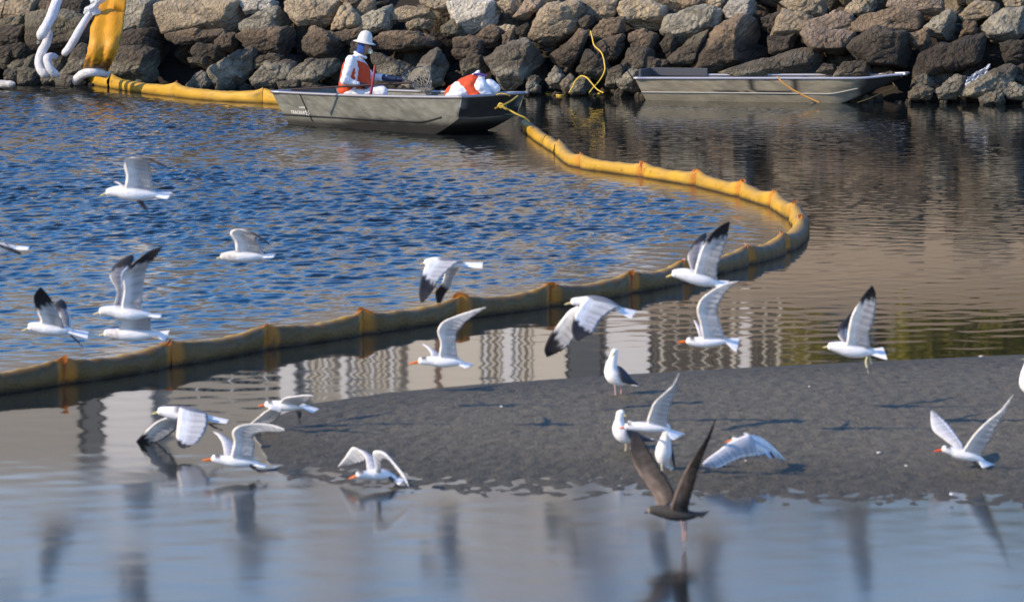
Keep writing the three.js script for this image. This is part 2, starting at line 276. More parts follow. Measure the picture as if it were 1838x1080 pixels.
rk(1,'g',.1, 680,350,900,370,910,440,1000,490,860,540,740,490); rk(1,'g',.35, 865,490,1020,390,1080,300,1150,380,1195,440,1150,530,1040,600,960,610); rk(1,'o',.3, 1150,180,1220,130,1300,170,1330,240,1240,255,1160,235);
rk(1,'b',.2, 1230,260,1330,240,1420,270,1460,320,1380,390,1300,400,1240,340); rk(1,'b',.25, 1385,240,1480,175,1565,210,1540,290,1460,320,1395,290); rk(1,'b',.4, 1550,230,1640,190,1645,270,1590,315,1550,300);
rk(1,'t',.2, 1510,185,1620,170,1650,190,1560,235); rk(1,'d',.3, 1640,200,1720,150,1720,260,1660,270); rk(1,'o',.3, 1280,410,1340,350,1420,370,1455,420,1445,480,1300,490);
rk(1,'g',.3, 1440,400,1560,310,1700,270,1770,330,1815,420,1700,530,1600,600,1530,570,1490,480);
rk(2,'t',.25, 100,230,180,100,250,40,410,10,485,70,440,170,380,230,240,345,150,290); rk(2,'d',.5, 440,130,490,100,585,140,520,230,460,200); rk(2,'b',.25, 260,370,440,200,515,230,525,280,440,380,400,495,330,450);
rk(2,'t',.15, 420,0,690,0,690,60,640,115,580,135,480,80); rk(2,'t',.15, 715,40,750,0,830,0,980,40,1065,60,1000,185,830,205,740,135); rk(2,'g',.25, 1040,110,1160,60,1290,50,1390,100,1405,150,1300,200,1200,290,1110,295,1000,210);
rk(2,'b',.15, 515,230,590,130,730,120,745,210,640,245,560,275); rk(2,'b',.25, 520,310,600,250,730,230,745,300,660,400,600,420,555,350); rk(2,'o',.2, 425,470,490,330,560,320,620,410,725,490,560,520);
rk(2,'b',.3, 775,230,860,200,960,240,975,330,880,355,785,330); rk(2,'o',.3, 715,430,780,340,920,340,955,400,830,455,730,490); rk(2,'d',.4, 975,290,1040,220,1095,300,1030,380);
rk(2,'o',.25, 1040,380,1110,300,1220,245,1290,200,1230,340,1190,455,1080,440); rk(2,'b',.42, 1190,460,1230,340,1350,190,1480,108,1640,130,1695,290,1600,380,1400,445,1310,482);
rk(2,'w',.3, 1395,70,1440,0,1640,0,1640,125,1480,118,1420,130); rk(2,'b',.3, 1100,0,1290,0,1250,45,1130,45); rk(2,'t',.3, 1295,0,1410,0,1395,65,1305,55);
rk(2,'g',.3, 225,530,290,440,320,480,355,520,335,575,250,570); rk(2,'g',.3, 85,610,130,530,180,560,195,615); rk(2,'o',.3, 105,510,150,495,185,530,110,565); rk(2,'b',.3, 325,550,380,500,415,560,355,600);
rk(2,'o',.4, 395,560,450,500,520,520,545,610,400,620); rk(2,'g',.5, 685,540,780,480,850,470,870,560,850,620,720,590); rk(2,'o',.3, 830,440,880,390,940,400,1000,420,1080,450,900,470); rk(2,'b',.3, 890,400,1020,395,1090,440,960,450);
rk(3,'g',.15, -180,480,0,420,120,390,300,335,460,335,490,400,492,500,0,505); rk(3,'d',.3, 105,115,250,60,220,150,170,215,120,170); rk(3,'t',.2, 240,20,300,0,520,0,540,60,500,95,420,115,320,75);
rk(3,'t',.15, 175,235,260,70,400,80,465,130,420,205,330,238); rk(3,'p',.2, 395,150,600,70,700,90,735,220,690,275,420,215); rk(3,'p',.2, 295,335,430,200,690,225,705,290,640,345,560,425,490,425,450,345);
rk(3,'d',.4, 165,245,330,230,385,240,310,315,260,375,180,340); rk(3,'t',.3, 675,70,720,0,870,0,895,50,760,105); rk(3,'b',.2, 735,155,800,100,960,70,1180,95,1235,120,1180,185,1050,215,860,205,750,195);
rk(3,'p',.1, 955,50,970,0,1300,0,1315,70,1250,105); rk(3,'g',.5, 1175,210,1340,68,1395,110,1415,260,1260,305,1225,225); rk(3,'d',.25, 640,405,720,270,870,188,1040,220,1085,290,1080,440,1000,490,880,495,800,420,680,410);
rk(3,'o',.3, 605,500,660,410,800,405,880,500); rk(3,'o',.3, 485,470,520,418,610,430,605,480); rk(3,'b',.3, 1085,225,1200,190,1235,290,1160,330,1100,305); rk(3,'d',.2, 1165,370,1300,290,1560,230,1595,290,1580,375,1330,480,1200,500,1130,495);
rk(3,'b',.3, 1415,245,1460,140,1515,150,1545,235); rk(3,'t',.3, 1415,105,1530,20,1690,30,1705,70,1580,115,1470,155); rk(3,'g',.25, 1565,190,1720,60,1837,50,1860,180,1720,278,1640,272);
rk(3,'d',.2, 1685,290,1837,280,1860,400,1740,425); rk(3,'g',.2, 1435,600,1490,540,1720,428,1795,450,1775,560,1700,600,1560,645,1450,625); rk(3,'g',.2, 1255,600,1380,500,1480,520,1435,580,1420,640,1290,645);
rk(3,'b',.2, 1095,600,1140,560,1200,580,1265,610,1210,660,1100,640); rk(3,'o',.3, 1125,505,1200,490,1255,550,1200,585,1130,570); rk(3,'g',.2, 1695,610,1760,560,1850,600,1850,655,1730,650); rk(3,'o',.2, 1555,645,1690,600,1725,690,1570,695);
rk(3,'t',.2, 865,500,960,470,1025,500); rk(3,'d',.4, 1770,440,1850,420,1860,560,1790,540); rk(3,'t',.3, 1715,0,1860,0,1860,55,1740,65); rk(1,'d',.3, 560,300,700,270,720,360,680,420,600,430,560,380); rk(2,'d',.4, 640,470,760,420,800,500,700,570,620,560);
// the rubble that fills the gaps, and the rocks above and beside the view: alike and uncounted
{
  const r = rng(4242), geos = [];
  const addRock = (x, y, z, s, det, seed) => {
    const planes = [], c = V(x, y, z);
    for (let i = 0; i < 13; i++) { const n = V(r() * 2 - 1, r() * 2 - 1, r() * 2 - 1).normalize(); planes.push({ n, h: s * (0.62 + 0.3 * r()) * (Math.abs(n.x) > 0.6 ? 1.25 : 0.95) }); }
    for (const n of [V(1, 0, 0), V(-1, 0, 0), V(0, 1, 0), V(0, -1, 0), V(0, 0, 1), V(0, 0, -1)]) planes.push({ n, h: s });
    const g = rockGeo(planes, det, seed, TONES['tbgodb'[Math.floor(r() * 6)]], c); g.translate(x, y, z); geos.push(g);
  };
  for (let i = 0; i < 260; i++) { const x = -14 + 28 * r(), h = -0.1 + 2.6 * r(); addRock(x, h, -(shoreZ(x) + 1.0 + 1.15 * h + 0.4 * r()), 0.22 + 0.32 * r(), 6, 500 + i); }
  for (let i = 0; i < 90; i++) { const x = -12.5 + 25 * r(); addRock(x, -0.02 + 0.05 * r(), -(shoreZ(x) + 0.12 + 0.35 * r()), 0.07 + 0.13 * r() * r(), 4, 800 + i); }
  for (let i = 0; i < 110; i++) { const x = -30 + 60 * r(), h = 2.25 + 0.55 * r(); addRock(x, h, -(shoreZ(x) + 0.5 + 1.15 * h + 0.3 * r()), 0.4 + 0.35 * r(), 5, 1000 + i); }
  for (let i = 0; i < 90; i++) { const side = r() < 0.5 ? -1 : 1, x = side * (12.8 + 18 * r()), h = 2.6 * r(); addRock(x, h, -(shoreZ(x) + 0.3 + 1.15 * h), 0.45 + 0.45 * r(), 5, 1300 + i); }
  const m = part('rubble', mergeGeometries(geos), rockMat, bank); m.userData.kind = 'stuff';
  const core = grid(60, 12, (u, v) => { const x = lerp(-60, 60, u), h = lerp(-0.8, 2.75, v); return V(x, h, -(shoreZ(Math.max(-14, Math.min(14, x))) + 1.5 + 1.15 * h)); });
  part('bank_core', core, std({ color: new THREE.Color().setRGB(0.022, 0.018, 0.014), roughness: 1, side: THREE.DoubleSide }), bank);  // near-black backing, darkness between the rocks put into its colour
}
// ------------------------------------------------------------------ land behind the rocks (seen in the water)
{
  const prof = [[4.4, 2.35], [6.5, 3.3], [10, 4.7], [15, 6.2], [21, 7.4], [33, 8.9], [340, 9.2]];
  const g = grid(80, 40, (u, v) => {
    const x = lerp(-160, 160, u), k = v * (prof.length - 1), i = Math.min(prof.length - 2, Math.floor(k)), t = k - i;
    const Z = lerp(prof[i][0], prof[i + 1][0], t) + shoreZ(Math.max(-14, Math.min(14, x))), h = lerp(prof[i][1], prof[i + 1][1], t);
    return V(x, h + (Z < 98 ? 0.5 * fbm(x * 0.15, Z * 0.2, 1, 3) : 0), -Z);
  });
  setColors(g, (x, y, z) => { const m = 1 + 0.5 * fbm(x * 0.3, z * 0.3, 2, 3) + 0.3 * fbm(x * 1.2, 0, z * 0.2, 2); return [0.33 * m, 0.252 * m, 0.155 * m]; });
  tag(part('terrain', g, std({ vertexColors: true, roughness: 1, side: THREE.DoubleSide }), scene, true), 'bare tan earth slope above the rocks', null, null, 'structure');
}
{
  const M = { wall: std({ color: new THREE.Color().setRGB(0.44, 0.42, 0.37), roughness: 0.9 }), cream: std({ color: new THREE.Color().setRGB(0.76, 0.71, 0.60), roughness: 0.8 }), white: std({ color: new THREE.Color().setRGB(0.86, 0.86, 0.85), roughness: 0.6 }), dark: std({ color: new THREE.Color().setRGB(0.10, 0.11, 0.12), roughness: 0.5 }), glass: phys({ color: new THREE.Color().setRGB(0.05, 0.07, 0.09), roughness: 0.08 }), rib: std({ color: new THREE.Color().setRGB(0.16, 0.14, 0.11), roughness: 0.8 }) };
  const Zb = 100, X = (px) => (px - 919) / 5500 * Zb;
  const b = thing('warehouse', 'long pale warehouse with dark windows and ribbed cladding behind the rock shore', 'building', V(0, 8.85, -Zb)); b.rotation.y = -0.3;
  const seg = (x0, x1, y0, y1, mat, name, z = 0, dd = 0.25) => part(name, box(X(x1) - X(x0), y1 - y0, dd, (X(x0) + X(x1)) / 2, (y0 + y1) / 2, z), mat, b);
  part('wall', box(X(1480) - X(-1800), 7.7, 14, (X(1480) + X(-1800)) / 2, 3.8, -7.2), M.wall, b);
  part('roof', box(X(1490) - X(-1810), 0.35, 14.6, (X(1490) + X(-1810)) / 2, 7.85, -7.2), M.cream, b);
  for (const [x0, x1, m] of [[-400, -250, 'cream'], [-150, 60, 'wall'], [112, 210, 'white'], [470, 500, 'white'], [590, 602, 'white'], [722, 775, 'cream'], [786, 862, 'cream'], [904, 922, 'white'], [962, 1024, 'cream'], [1100, 1178, 'white'], [1345, 1362, 'white']]) seg(x0, x1, 0.1, 7.5, M[m], 'wall_panel', 0.05);
  for (const [x0, x1] of [[72, 104], [1030, 1088]]) seg(x0, x1, 0.1, 7.4, M.dark, 'door', 0.06);
  for (let i = 0; i < 16; i++) { const f = seg(240 + i * 17, 250 + i * 17, 0.5, 3.2, M.glass, 'window', 0.03); if (i % 4 === 0) part('frame', box(0.06, 2.7, 0.3, X(238 + i * 17), 1.85, 0.05), M.white, f); }
  for (const [x0, n] of [[520, 5], [612, 8], [868, 3], [928, 3]]) for (let i = 0; i < n; i++) seg(x0 + i * 12.5 + 3 * N3(i * 1.7, x0, 2), x0 + 5.5 + i * 12.5 + 4 * N3(i * 1.3, x0, 5), 0.1, 3.4 + 1.5 * N3(i * 0.9, x0, 8), i % 3 ? M.cream : M.white, 'cladding_rib', 0.04 + 0.001 * (i % 2));
  part('downpipe', box(0.1, 7.2, 0.1, X(780), 3.7, 0.12), std({ color: new THREE.Color().setRGB(0.2, 0.09, 0.06), roughness: 0.7 }), b);
  for (let i = 0; i < 22; i++) seg(1186 + i * 13.2 + 4 * N3(i * 1.7, 3.3, 2), 1191.5 + i * 13.2 + 5 * N3(i * 1.3, 4.2, 5), 0.1, 3.0 + 1.6 * N3(i * 0.9, 2.2, 8), i % 2 ? M.cream : M.rib, 'cladding_rib', 0.04);
  for (let i = 0; i < 21; i++) seg(1192 + i * 13.2 + 3 * N3(i * 1.9, 7.3, 2), 1197 + i * 13.2, 0.1, 2.7 + 1.2 * N3(i * 0.7, 6.2, 8), M.rib, 'cladding_rib', 0.0);

  for (const [px, w, h, l] of [[975, 5.0, 19, 'broad white office block rising behind the middle of the warehouse'], [602, 2.4, 18, 'slim white office block rising behind the ribbed end of the warehouse'], [1140, 2.0, 14, 'low narrow white block behind the wide dark door of the warehouse']]) {
    const p2 = thing('office_block', l, 'building', V((px - 919) / 5500 * 125, 9.6, -125)); p2.rotation.y = -0.35;
    part('wall', box(w, h, w, 0, h / 2, 0), M.white, p2); for (let i = 0; i < 4; i++) part('window', box(w * 0.7, 0.9, 0.2, 0, 3 + i * h / 5, w / 2 + 0.05), M.glass, p2);
  }
}
function leafTree(name, label, x, z, y, h, w, seed, tones) {
  const r = rng(seed), t = thing(name, label, 'tree', V(x, y, z)), geos = [], cols = [];
  const trunk = new THREE.CylinderGeometry(0.12, 0.26, h * 0.6, 7); trunk.translate(0, h * 0.3, 0); part('trunk', trunk, std({ color: new THREE.Color().setRGB(0.12, 0.09, 0.06), roughness: 1 }), t);
  for (let k = 0; k < 26; k++) {
    const cx = (r() - 0.5) * w, cy = h * (0.25 + 0.75 * r()), cz = (r() - 0.5) * w * 0.6, cr = 0.5 + 0.9 * r(), tn = tones[Math.floor(r() * tones.length)];
    for (let i = 0; i < 130; i++) { const q = new THREE.PlaneGeometry(0.24, 0.16); q.rotateX(r() * 6); q.rotateY(r() * 6); const d = V(r() - 0.5, r() - 0.5, r() - 0.5).normalize().multiplyScalar(cr * Math.cbrt(r())); q.translate(cx + d.x, cy + d.y, cz + d.z); const m = 0.7 + 0.6 * r(); setColors(q, () => tn.map((c) => c * m)); geos.push(q); }
  }
  part('crown', mergeGeometries(geos), phys({ vertexColors: true, roughness: 0.9, side: THREE.DoubleSide, transmission: 0.3, thickness: 0 }), t);
}
{
  const tones = [[0.32, 0.295, 0.018], [0.17, 0.17, 0.015], [0.40, 0.355, 0.022]];
  const lab = ['bushy yellow-green tree at the end of the warehouse', 'broad olive-green tree second from the warehouse', 'dense olive-green tree in the middle of the row above the slope', 'loose yellow-green tree beyond the dense one above the slope', 'wide green tree at the far end of the row above the slope'];
  [[11.6, 4.6], [14.6, 6.5], [18.2, 7.4], [22, 6.2], [26, 7]].forEach(([x, h], i) => leafTree('tree', lab[i], x, -95 - (i % 2) * 2, 8.7, h, 5.2, 60 + i, tones));
  const r = rng(9), geos = [];
  for (let i = 0; i < 30000; i++) { const q = new THREE.PlaneGeometry(0.26, 0.18); q.rotateX(r() * 6); q.rotateY(r() * 6); q.translate(9.9 + 22 * r(), 5.8 + 4.2 * r(), -77.2 - 2.4 * r()); const tn = tones[Math.floor(r() * 3)], m = 0.7 + 0.6 * r(); setColors(q, () => tn.map((c) => c * m)); geos.push(q); }
  tag(part('hedge', mergeGeometries(geos), phys({ vertexColors: true, roughness: 0.9, side: THREE.DoubleSide, transmission: 0.3, thickness: 0 }), scene, true), 'low yellow-green hedge along the top of the earth slope', 'hedge');
}
// ------------------------------------------------------------------ yellow containment booms
const boomMat = std({ vertexColors: true, roughness: 0.55, bumpMap: grainBump, bumpScale: 0.006 });
const webMat = phys({ vertexColors: true, roughness: 0.9, side: THREE.DoubleSide, transmission: 0.55, thickness: 0 });
const skirtMat = std({ color: new THREE.Color().setRGB(0.02, 0.018, 0.014), roughness: 0.5 });
function nearestU(curve, p) { let b = 0, m = 1e9; for (let i = 0; i <= 3000; i++) { const q = curve.getPointAt(i / 3000), d = (q.x - p.x) ** 2 + (q.z - p.z) ** 2; if (d < m) { m = d; b = i / 3000; } } return b; }
function makeBoom(name, label, curve, joints, opt) {
  const t = thing(name, label, 'boom', V(0, 0, 0));
  const frame = (u) => { const p = curve.getPointAt(Math.min(1, Math.max(0, u))), d = curve.getTangentAt(Math.min(1, Math.max(0, u))); d.y = 0; d.normalize(); return { p, d, s: V(-d.z, 0, d.x) }; };
  const R = opt.r, us = joints;
  for (let k = 0; k < us.length - 1; k++) {
    const u0 = us[k], u1 = us[k + 1], NL = 30, NR = 18, sd = k * 3.1 + opt.seed;
    const len = (u1 - u0) * curve.getLength();
    const g = grid(NL, NR, (a, b) => {
      const f = frame(lerp(u0, u1, a)), e0 = Math.exp(-a * len / 0.11), e1 = Math.exp(-(1 - a) * len / 0.11), e = Math.max(e0, e1), w = Math.max(Math.exp(-a * len / 0.3), Math.exp(-(1 - a) * len / 0.3));
      const th = b * 2 * Math.PI, sq = (q) => Math.sign(q) * Math.pow(Math.abs(q), 0.72), ct = sq(Math.cos(th)), st = sq(Math.sin(th));
      const pl = opt.plain && opt.plain(k) ? 0.25 : 1;
      const rx = R * lerp(1, 0.14, e * pl), ry = R * (st > 0 ? 0.92 + 0.72 * w * pl : 1 + 0.1 * w);
      const q = f.p.clone().addScaledVector(f.s, rx * ct); q.y += opt.y + ry * st;
      const wr = 0.014 * N3(a * len * 7 + sd, th * 0.9, sd) + 0.008 * N3(a * len * 24 + sd, th * 1.8, sd) + 0.006 * Math.sin(a * len * 38 + sd) * Math.exp(-Math.min(a, 1 - a) * len / 0.25);
      q.addScaledVector(f.s, wr * ct); q.y += wr * st + 0.012 * N3(a * 2 + sd, 1, 2);
      return q;
    }, true, (a, b) => [a * len, b * 0.8]);
    setColors(g, (x, y, z, nx, ny, nz, vi) => {
      const bb = (vi % (NR + 1)) / NR, outer = opt.siltShade * sm(0.235, 0.30, bb) * (1 - sm(0.80, 0.9, bb));
      const m = 0.86 + 0.35 * fbm(x * 2.5, y * 4, z * 2.5, 3), grime = Math.max(0, Math.min(1, 0.30 + 1.2 * fbm(x * 1.7 + 4, y * 7, z * 1.7, 3) + opt.grime)), spot = Math.max(0, N3(x * 17, y * 22, z * 17) - 0.42) * 2.2 * opt.spots;
      let c = [0.62 * m, 0.355 * m, 0.014 * m];
      c = c.map((q, i) => lerp(q, [0.36, 0.235, 0.06][i] * m, grime * 0.6));
      c = c.map((q, i) => lerp(q, [0.105, 0.058, 0.008][i] * m, 0.95 * outer));  // outer side: brown silt deepened to paint the shade in, top rim left bright
      const along = opt.ends ? (Math.floor(vi / (NR + 1)) / NL) : 0.5, ed = Math.min(along, 1 - along) * len, jb = 1 - sm(0.07, 0.12, ed); if (opt.ends) c = c.map((q, i) => lerp(q, [0.56, 0.205, 0.006][i] * m, 0.85 * jb * (opt.plain(k) ? 0 : 1)));
      const oil = 1 - sm(0.0, 0.055 + 0.02 * N3(x * 5, 0, z * 5), y);
      c = c.map((q, i) => lerp(q, [0.022, 0.017, 0.010][i], Math.min(0.95, oil * 0.95 + spot)));
      return c;
    });
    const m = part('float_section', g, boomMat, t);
  }
  us.forEach((u, k) => {
    if (opt.plain && (opt.plain(k) || opt.plain(k - 1)) ) return;
    const f = frame(u), r = rng(k + opt.seed * 9), hgt = R * (1.72 + 0.2 * r()), L = 0.15;
    const g = grid(10, 10, (a, b) => {
      const x = (a - 0.5) * 2 * L, y = lerp(-0.12, hgt * (1 - 0.5 * Math.pow(Math.abs(a - 0.45) * 2, 1.3)), b);
      const q = f.p.clone().addScaledVector(f.d, x).addScaledVector(f.s, 0.03 * Math.sin(a * 7 + k) * (0.5 + b) + 0.01 * N3(a * 3, b * 3, k)); q.y += opt.y + y - 0.0; return q;
    });
    const g2 = grid(8, 6, (a, b) => { const sd = (a - 0.5) * 2 * R * (1.02 - 0.25 * b), q = f.p.clone().addScaledVector(f.s, sd).addScaledVector(f.d, 0.012 + 0.02 * N3(a * 3, b * 3, k + 8)); q.y += opt.y + lerp(-0.11, hgt * Math.sqrt(Math.max(0, 1 - Math.pow(Math.abs(a - 0.5) * 2, 2.2))) * 1.0, b); return q; });
    const gg = g;
    setColors(gg, (x, y, z) => { const m = 0.85 + 0.3 * fbm(x * 6, y * 8, z * 6, 2), wet = 1 - sm(-0.02, 0.05, y); return [0.68 * m, lerp(0.235, 0.16, wet) * m * (0.85), 0.006 * m].map((q) => q * lerp(1, 0.6, wet)); });
    part('connector', gg, webMat, t);
  });
  const sk = grid(240, 2, (a, b) => { const f = frame(lerp(us[0], us[us.length - 1], a)), q = f.p.clone(); q.y = lerp(0.015, -0.35, b); return q; });
  part('skirt', sk, std({ color: new THREE.Color().setRGB(0.025, 0.02, 0.012), roughness: 0.7, side: THREE.DoubleSide }), t);
  return t;
}
{
  const J = [[943, 231], [962, 247], [983, 262], [1003, 274], [1045, 301], [1155, 317], [1252, 333], [1332, 353], [1390, 372], [1426, 394], [1437, 420], [1405, 452], [1340, 474], [1224, 504], [1130, 525], [985, 549], [825, 571], [650, 599], [478, 625], [305, 656], [110, 688], [-88, 716]].map(([x, y]) => nearestU(boomCurve, ground(x, y)));
  makeBoom('containment_boom', 'long yellow floating boom curving from the bow of the manned skiff across the water', boomCurve, J, { r: 0.105, y: 0.055, ends: true, seed: 3, grime: -0.04, spots: 0.9, siltShade: 1, plain: (k) => k < 3 || k === 21 || k === -1 });
  const lc = new THREE.CatmullRomCurve3(leftBoomPts, false, 'centripetal');
  const J2 = [[163, 150], [198, 157], [315, 173], [467, 185], [560, 190]].map(([x, y]) => nearestU(lc, ground(x, y)));
  makeBoom('containment_boom', 'yellow floating boom lying along the rocks behind the stern of the manned skiff', lc, J2, { r: 0.135, y: 0.085, seed: 40, grime: -0.15, spots: 1.3, siltShade: 0, plain: (k) => k === 0 || k === -1 || k === 4 || k === 5 });
  // the empty end of that boom hauled up over the rocks
  const pts = [[222, -40, 66.9, 0.22], [205, -5, 66.6, 0.22], [196, 22, 66.2, 0.27], [190, 50, 65.8, 0.30], [185, 82, 65.5, 0.27], [177, 112, 65.6, 0.24], [171, 128, 65.9, 0.23]];
  const cv = new THREE.CatmullRomCurve3(pts.map((p) => at(p[0], p[1], p[2])), false, 'centripetal');
  const g = grid(60, 40, (a, b) => {
    const p = cv.getPoint(a), k = Math.min(pts.length - 2, Math.floor(a * (pts.length - 1))), w = lerp(pts[k][3], pts[k + 1][3], a * (pts.length - 1) - k), th = b * 2 * Math.PI;
    const fold = 0.035 * Math.sin(th * 2.0 + 0.6 + a * 1.2) + 0.02 * Math.sin(th * 5 + a * 5) + 0.018 * N3(a * 9, th * 1.6, 3) + 0.01 * N3(a * 24, th * 4, 6);
    return p.add(V(Math.cos(th) * (w * 1.05 + fold), 0.02 * N3(a * 6, th, 1), Math.sin(th) * (0.12 + fold * 1.1)));
  }, true, (a, b) => [a * 2.3, b * 1.2]);
  setColors(g, (x, y, z) => { const m = 0.85 + 0.4 * fbm(x * 4, y * 3, z * 3, 3), low = 1 - sm(0.55, 1.0, y), oil = Math.max(0, Math.min(1, (N3(x * 14, y * 9, z * 9) * 1.3 + N3(x * 30, y * 20, 2) * 0.8 + low * 1.6 - 0.75))); return [0.72, 0.335, 0.012].map((q, i) => lerp(q * m, [0.08, 0.035, 0.012][i], 0.9 * oil)); });
  const t = thing('boom_sleeve', 'empty yellow boom sleeve hanging over the rocks, stained dark at its lower end', 'boom', V(0, 0, 0));
  part('sleeve', g, std({ vertexColors: true, roughness: 0.5, side: THREE.DoubleSide, bumpMap: grainBump, bumpScale: 0.01 }), t);
  const collar = tube([[206, 6], [213, 8], [221, 11]].map(([x, y]) => at(x, y, 65.9)), 0.12, 14, 12); setColors(collar, () => [0.7, 0.32, 0.012]); part('end_fold', collar, std({ vertexColors: true, roughness: 0.55 }), t);
}
// ------------------------------------------------------------------ white sorbent booms
{
  const mat = std({ vertexColors: true, roughness: 0.9, bumpMap: grainBump, bumpScale: 0.03 });
  const S = (label, list, r, nm = 'sorbent_boom') => {
    const cv = new THREE.CatmullRomCurve3(list.map((p) => at(p[0], p[1], p[2])), false, 'centripetal'), t = thing(nm, label, 'boom');
    const L = cv.getLength();
    const fr = cv.computeFrenetFrames(60, false);
    const g = grid(60, 12, (a, b) => { const i = Math.round(a * 60), p = cv.getPointAt(a), th = b * 2 * Math.PI, end = Math.min(1, Math.sqrt(Math.max(0.02, Math.min(a, 1 - a) * L / 0.12))); const rr = r * end * (1 + 0.18 * N3(a * L * 2.4, th * 0.6, 3) + 0.07 * N3(a * L * 8, th * 1.2, 9)); return p.addScaledVector(fr.normals[i], rr * Math.cos(th)).addScaledVector(fr.binormals[i], rr * Math.sin(th)); }, true, (a, b) => [a * L, b * 0.6]);
    setColors(g, (x, y, z) => { const m = 0.9 + 0.3 * fbm(x * 6, y * 6, z * 6, 3), d = Math.max(0, fbm(x * 3 + 5, y * 3, z * 3, 3) * 1.6 - 0.1) + 0.7 * (1 - sm(0.03, 0.18, y)); return [0.80, 0.80, 0.82].map((q, i) => lerp(q * m, [0.3, 0.27, 0.2][i], Math.min(0.7, d))); });
    part('sleeve', g, mat, t); return t;
  };
  const a = S('white sorbent boom hanging over the rocks with a tied end', [[112, -30, 66.9], [100, 5, 66.5], [90, 32, 66.2], [77, 56, 66.0], [68, 71, 66.0]], 0.115);
  part('tie', new THREE.TorusKnotGeometry(0.02, 0.012, 30, 6), std({ color: 0x9a9690, roughness: 0.8 }), a).position.copy(at(68, 76, 65.9));
  S('white sorbent boom sagging down the rocks to the water under the tied end', [[87, 50, 66.45], [83, 74, 66.4], [73, 96, 66.3], [70, 114, 66.25], [76, 129, 66.2], [88, 136, 66.15]], 0.105);
  S('short white sorbent boom bent round a small dark rock', [[100, 103, 66.6], [91, 101, 66.3], [84, 105, 66.1], [86, 117, 66.0], [94, 129, 66.0], [106, 137, 66.1]], 0.085);
  S('thin white sorbent boom slanting down the grey slab beside the yellow sleeve', [[186, -14, 67.0], [172, 12, 66.4], [155, 33, 66.0], [143, 52, 65.85], [131, 74, 65.8], [119, 91, 65.85], [111, 98, 65.95]], 0.085);
  S('white sorbent boom arched over the shore end of the yellow boom', [[135, 147, 66.4], [142, 138, 66.0], [153, 131, 65.75], [168, 129, 65.7], [181, 130, 65.8], [192, 133, 66.1]], 0.1);
  S('white sorbent boom floating by the shore rocks at the edge of the view', [[-40, 151, 67.2], [-15, 150, 67.2], [10, 151, 67.1], [27, 151, 67.0]], 0.085);
  // torn white sheeting beside the sleeve
  const sh = grid(26, 18, (u, v) => { const p = at(lerp(lerp(160, 190, v), lerp(150, 178, v), u) + 4 * Math.sin(u * 7), lerp(-6, 30, u) + lerp(0, -6, v), 66.1); p.z += 0.1 * fbm(u * 4, v * 4, 1, 3) + 0.1 * Math.sin(v * 3); p.x += 0.08 * N3(u * 4, v * 5, 4); return p; });
  const t = thing('plastic_sheet', 'crumpled pale white sheeting between the thin white boom and the yellow sleeve', 'sheeting'); part('sheet', sh, phys({ color: new THREE.Color().setRGB(0.62, 0.66, 0.68), roughness: 0.6, side: THREE.DoubleSide, transmission: 0.3, thickness: 0 }), t);
  const bag = grid(22, 18, (u, v) => { const p = at(lerp(1742, 1783, u) + lerp(0, -6, v) - 4, lerp(143, 119, u) + lerp(-4, 11, v), 61.9); p.z += 0.16 * fbm(u * 5, v * 5, 7, 3); p.y += 0.06 * N3(u * 6, v * 6, 2); return p; });
  const tb = thing('plastic_bag', 'crumpled white plastic bag lodged among the dark rocks past the empty skiff', 'plastic bag'); part('sheet', bag, phys({ color: new THREE.Color().setRGB(0.6, 0.63, 0.68), roughness: 0.5, side: THREE.DoubleSide, transmission: 0.25, thickness: 0 }), tb);
}
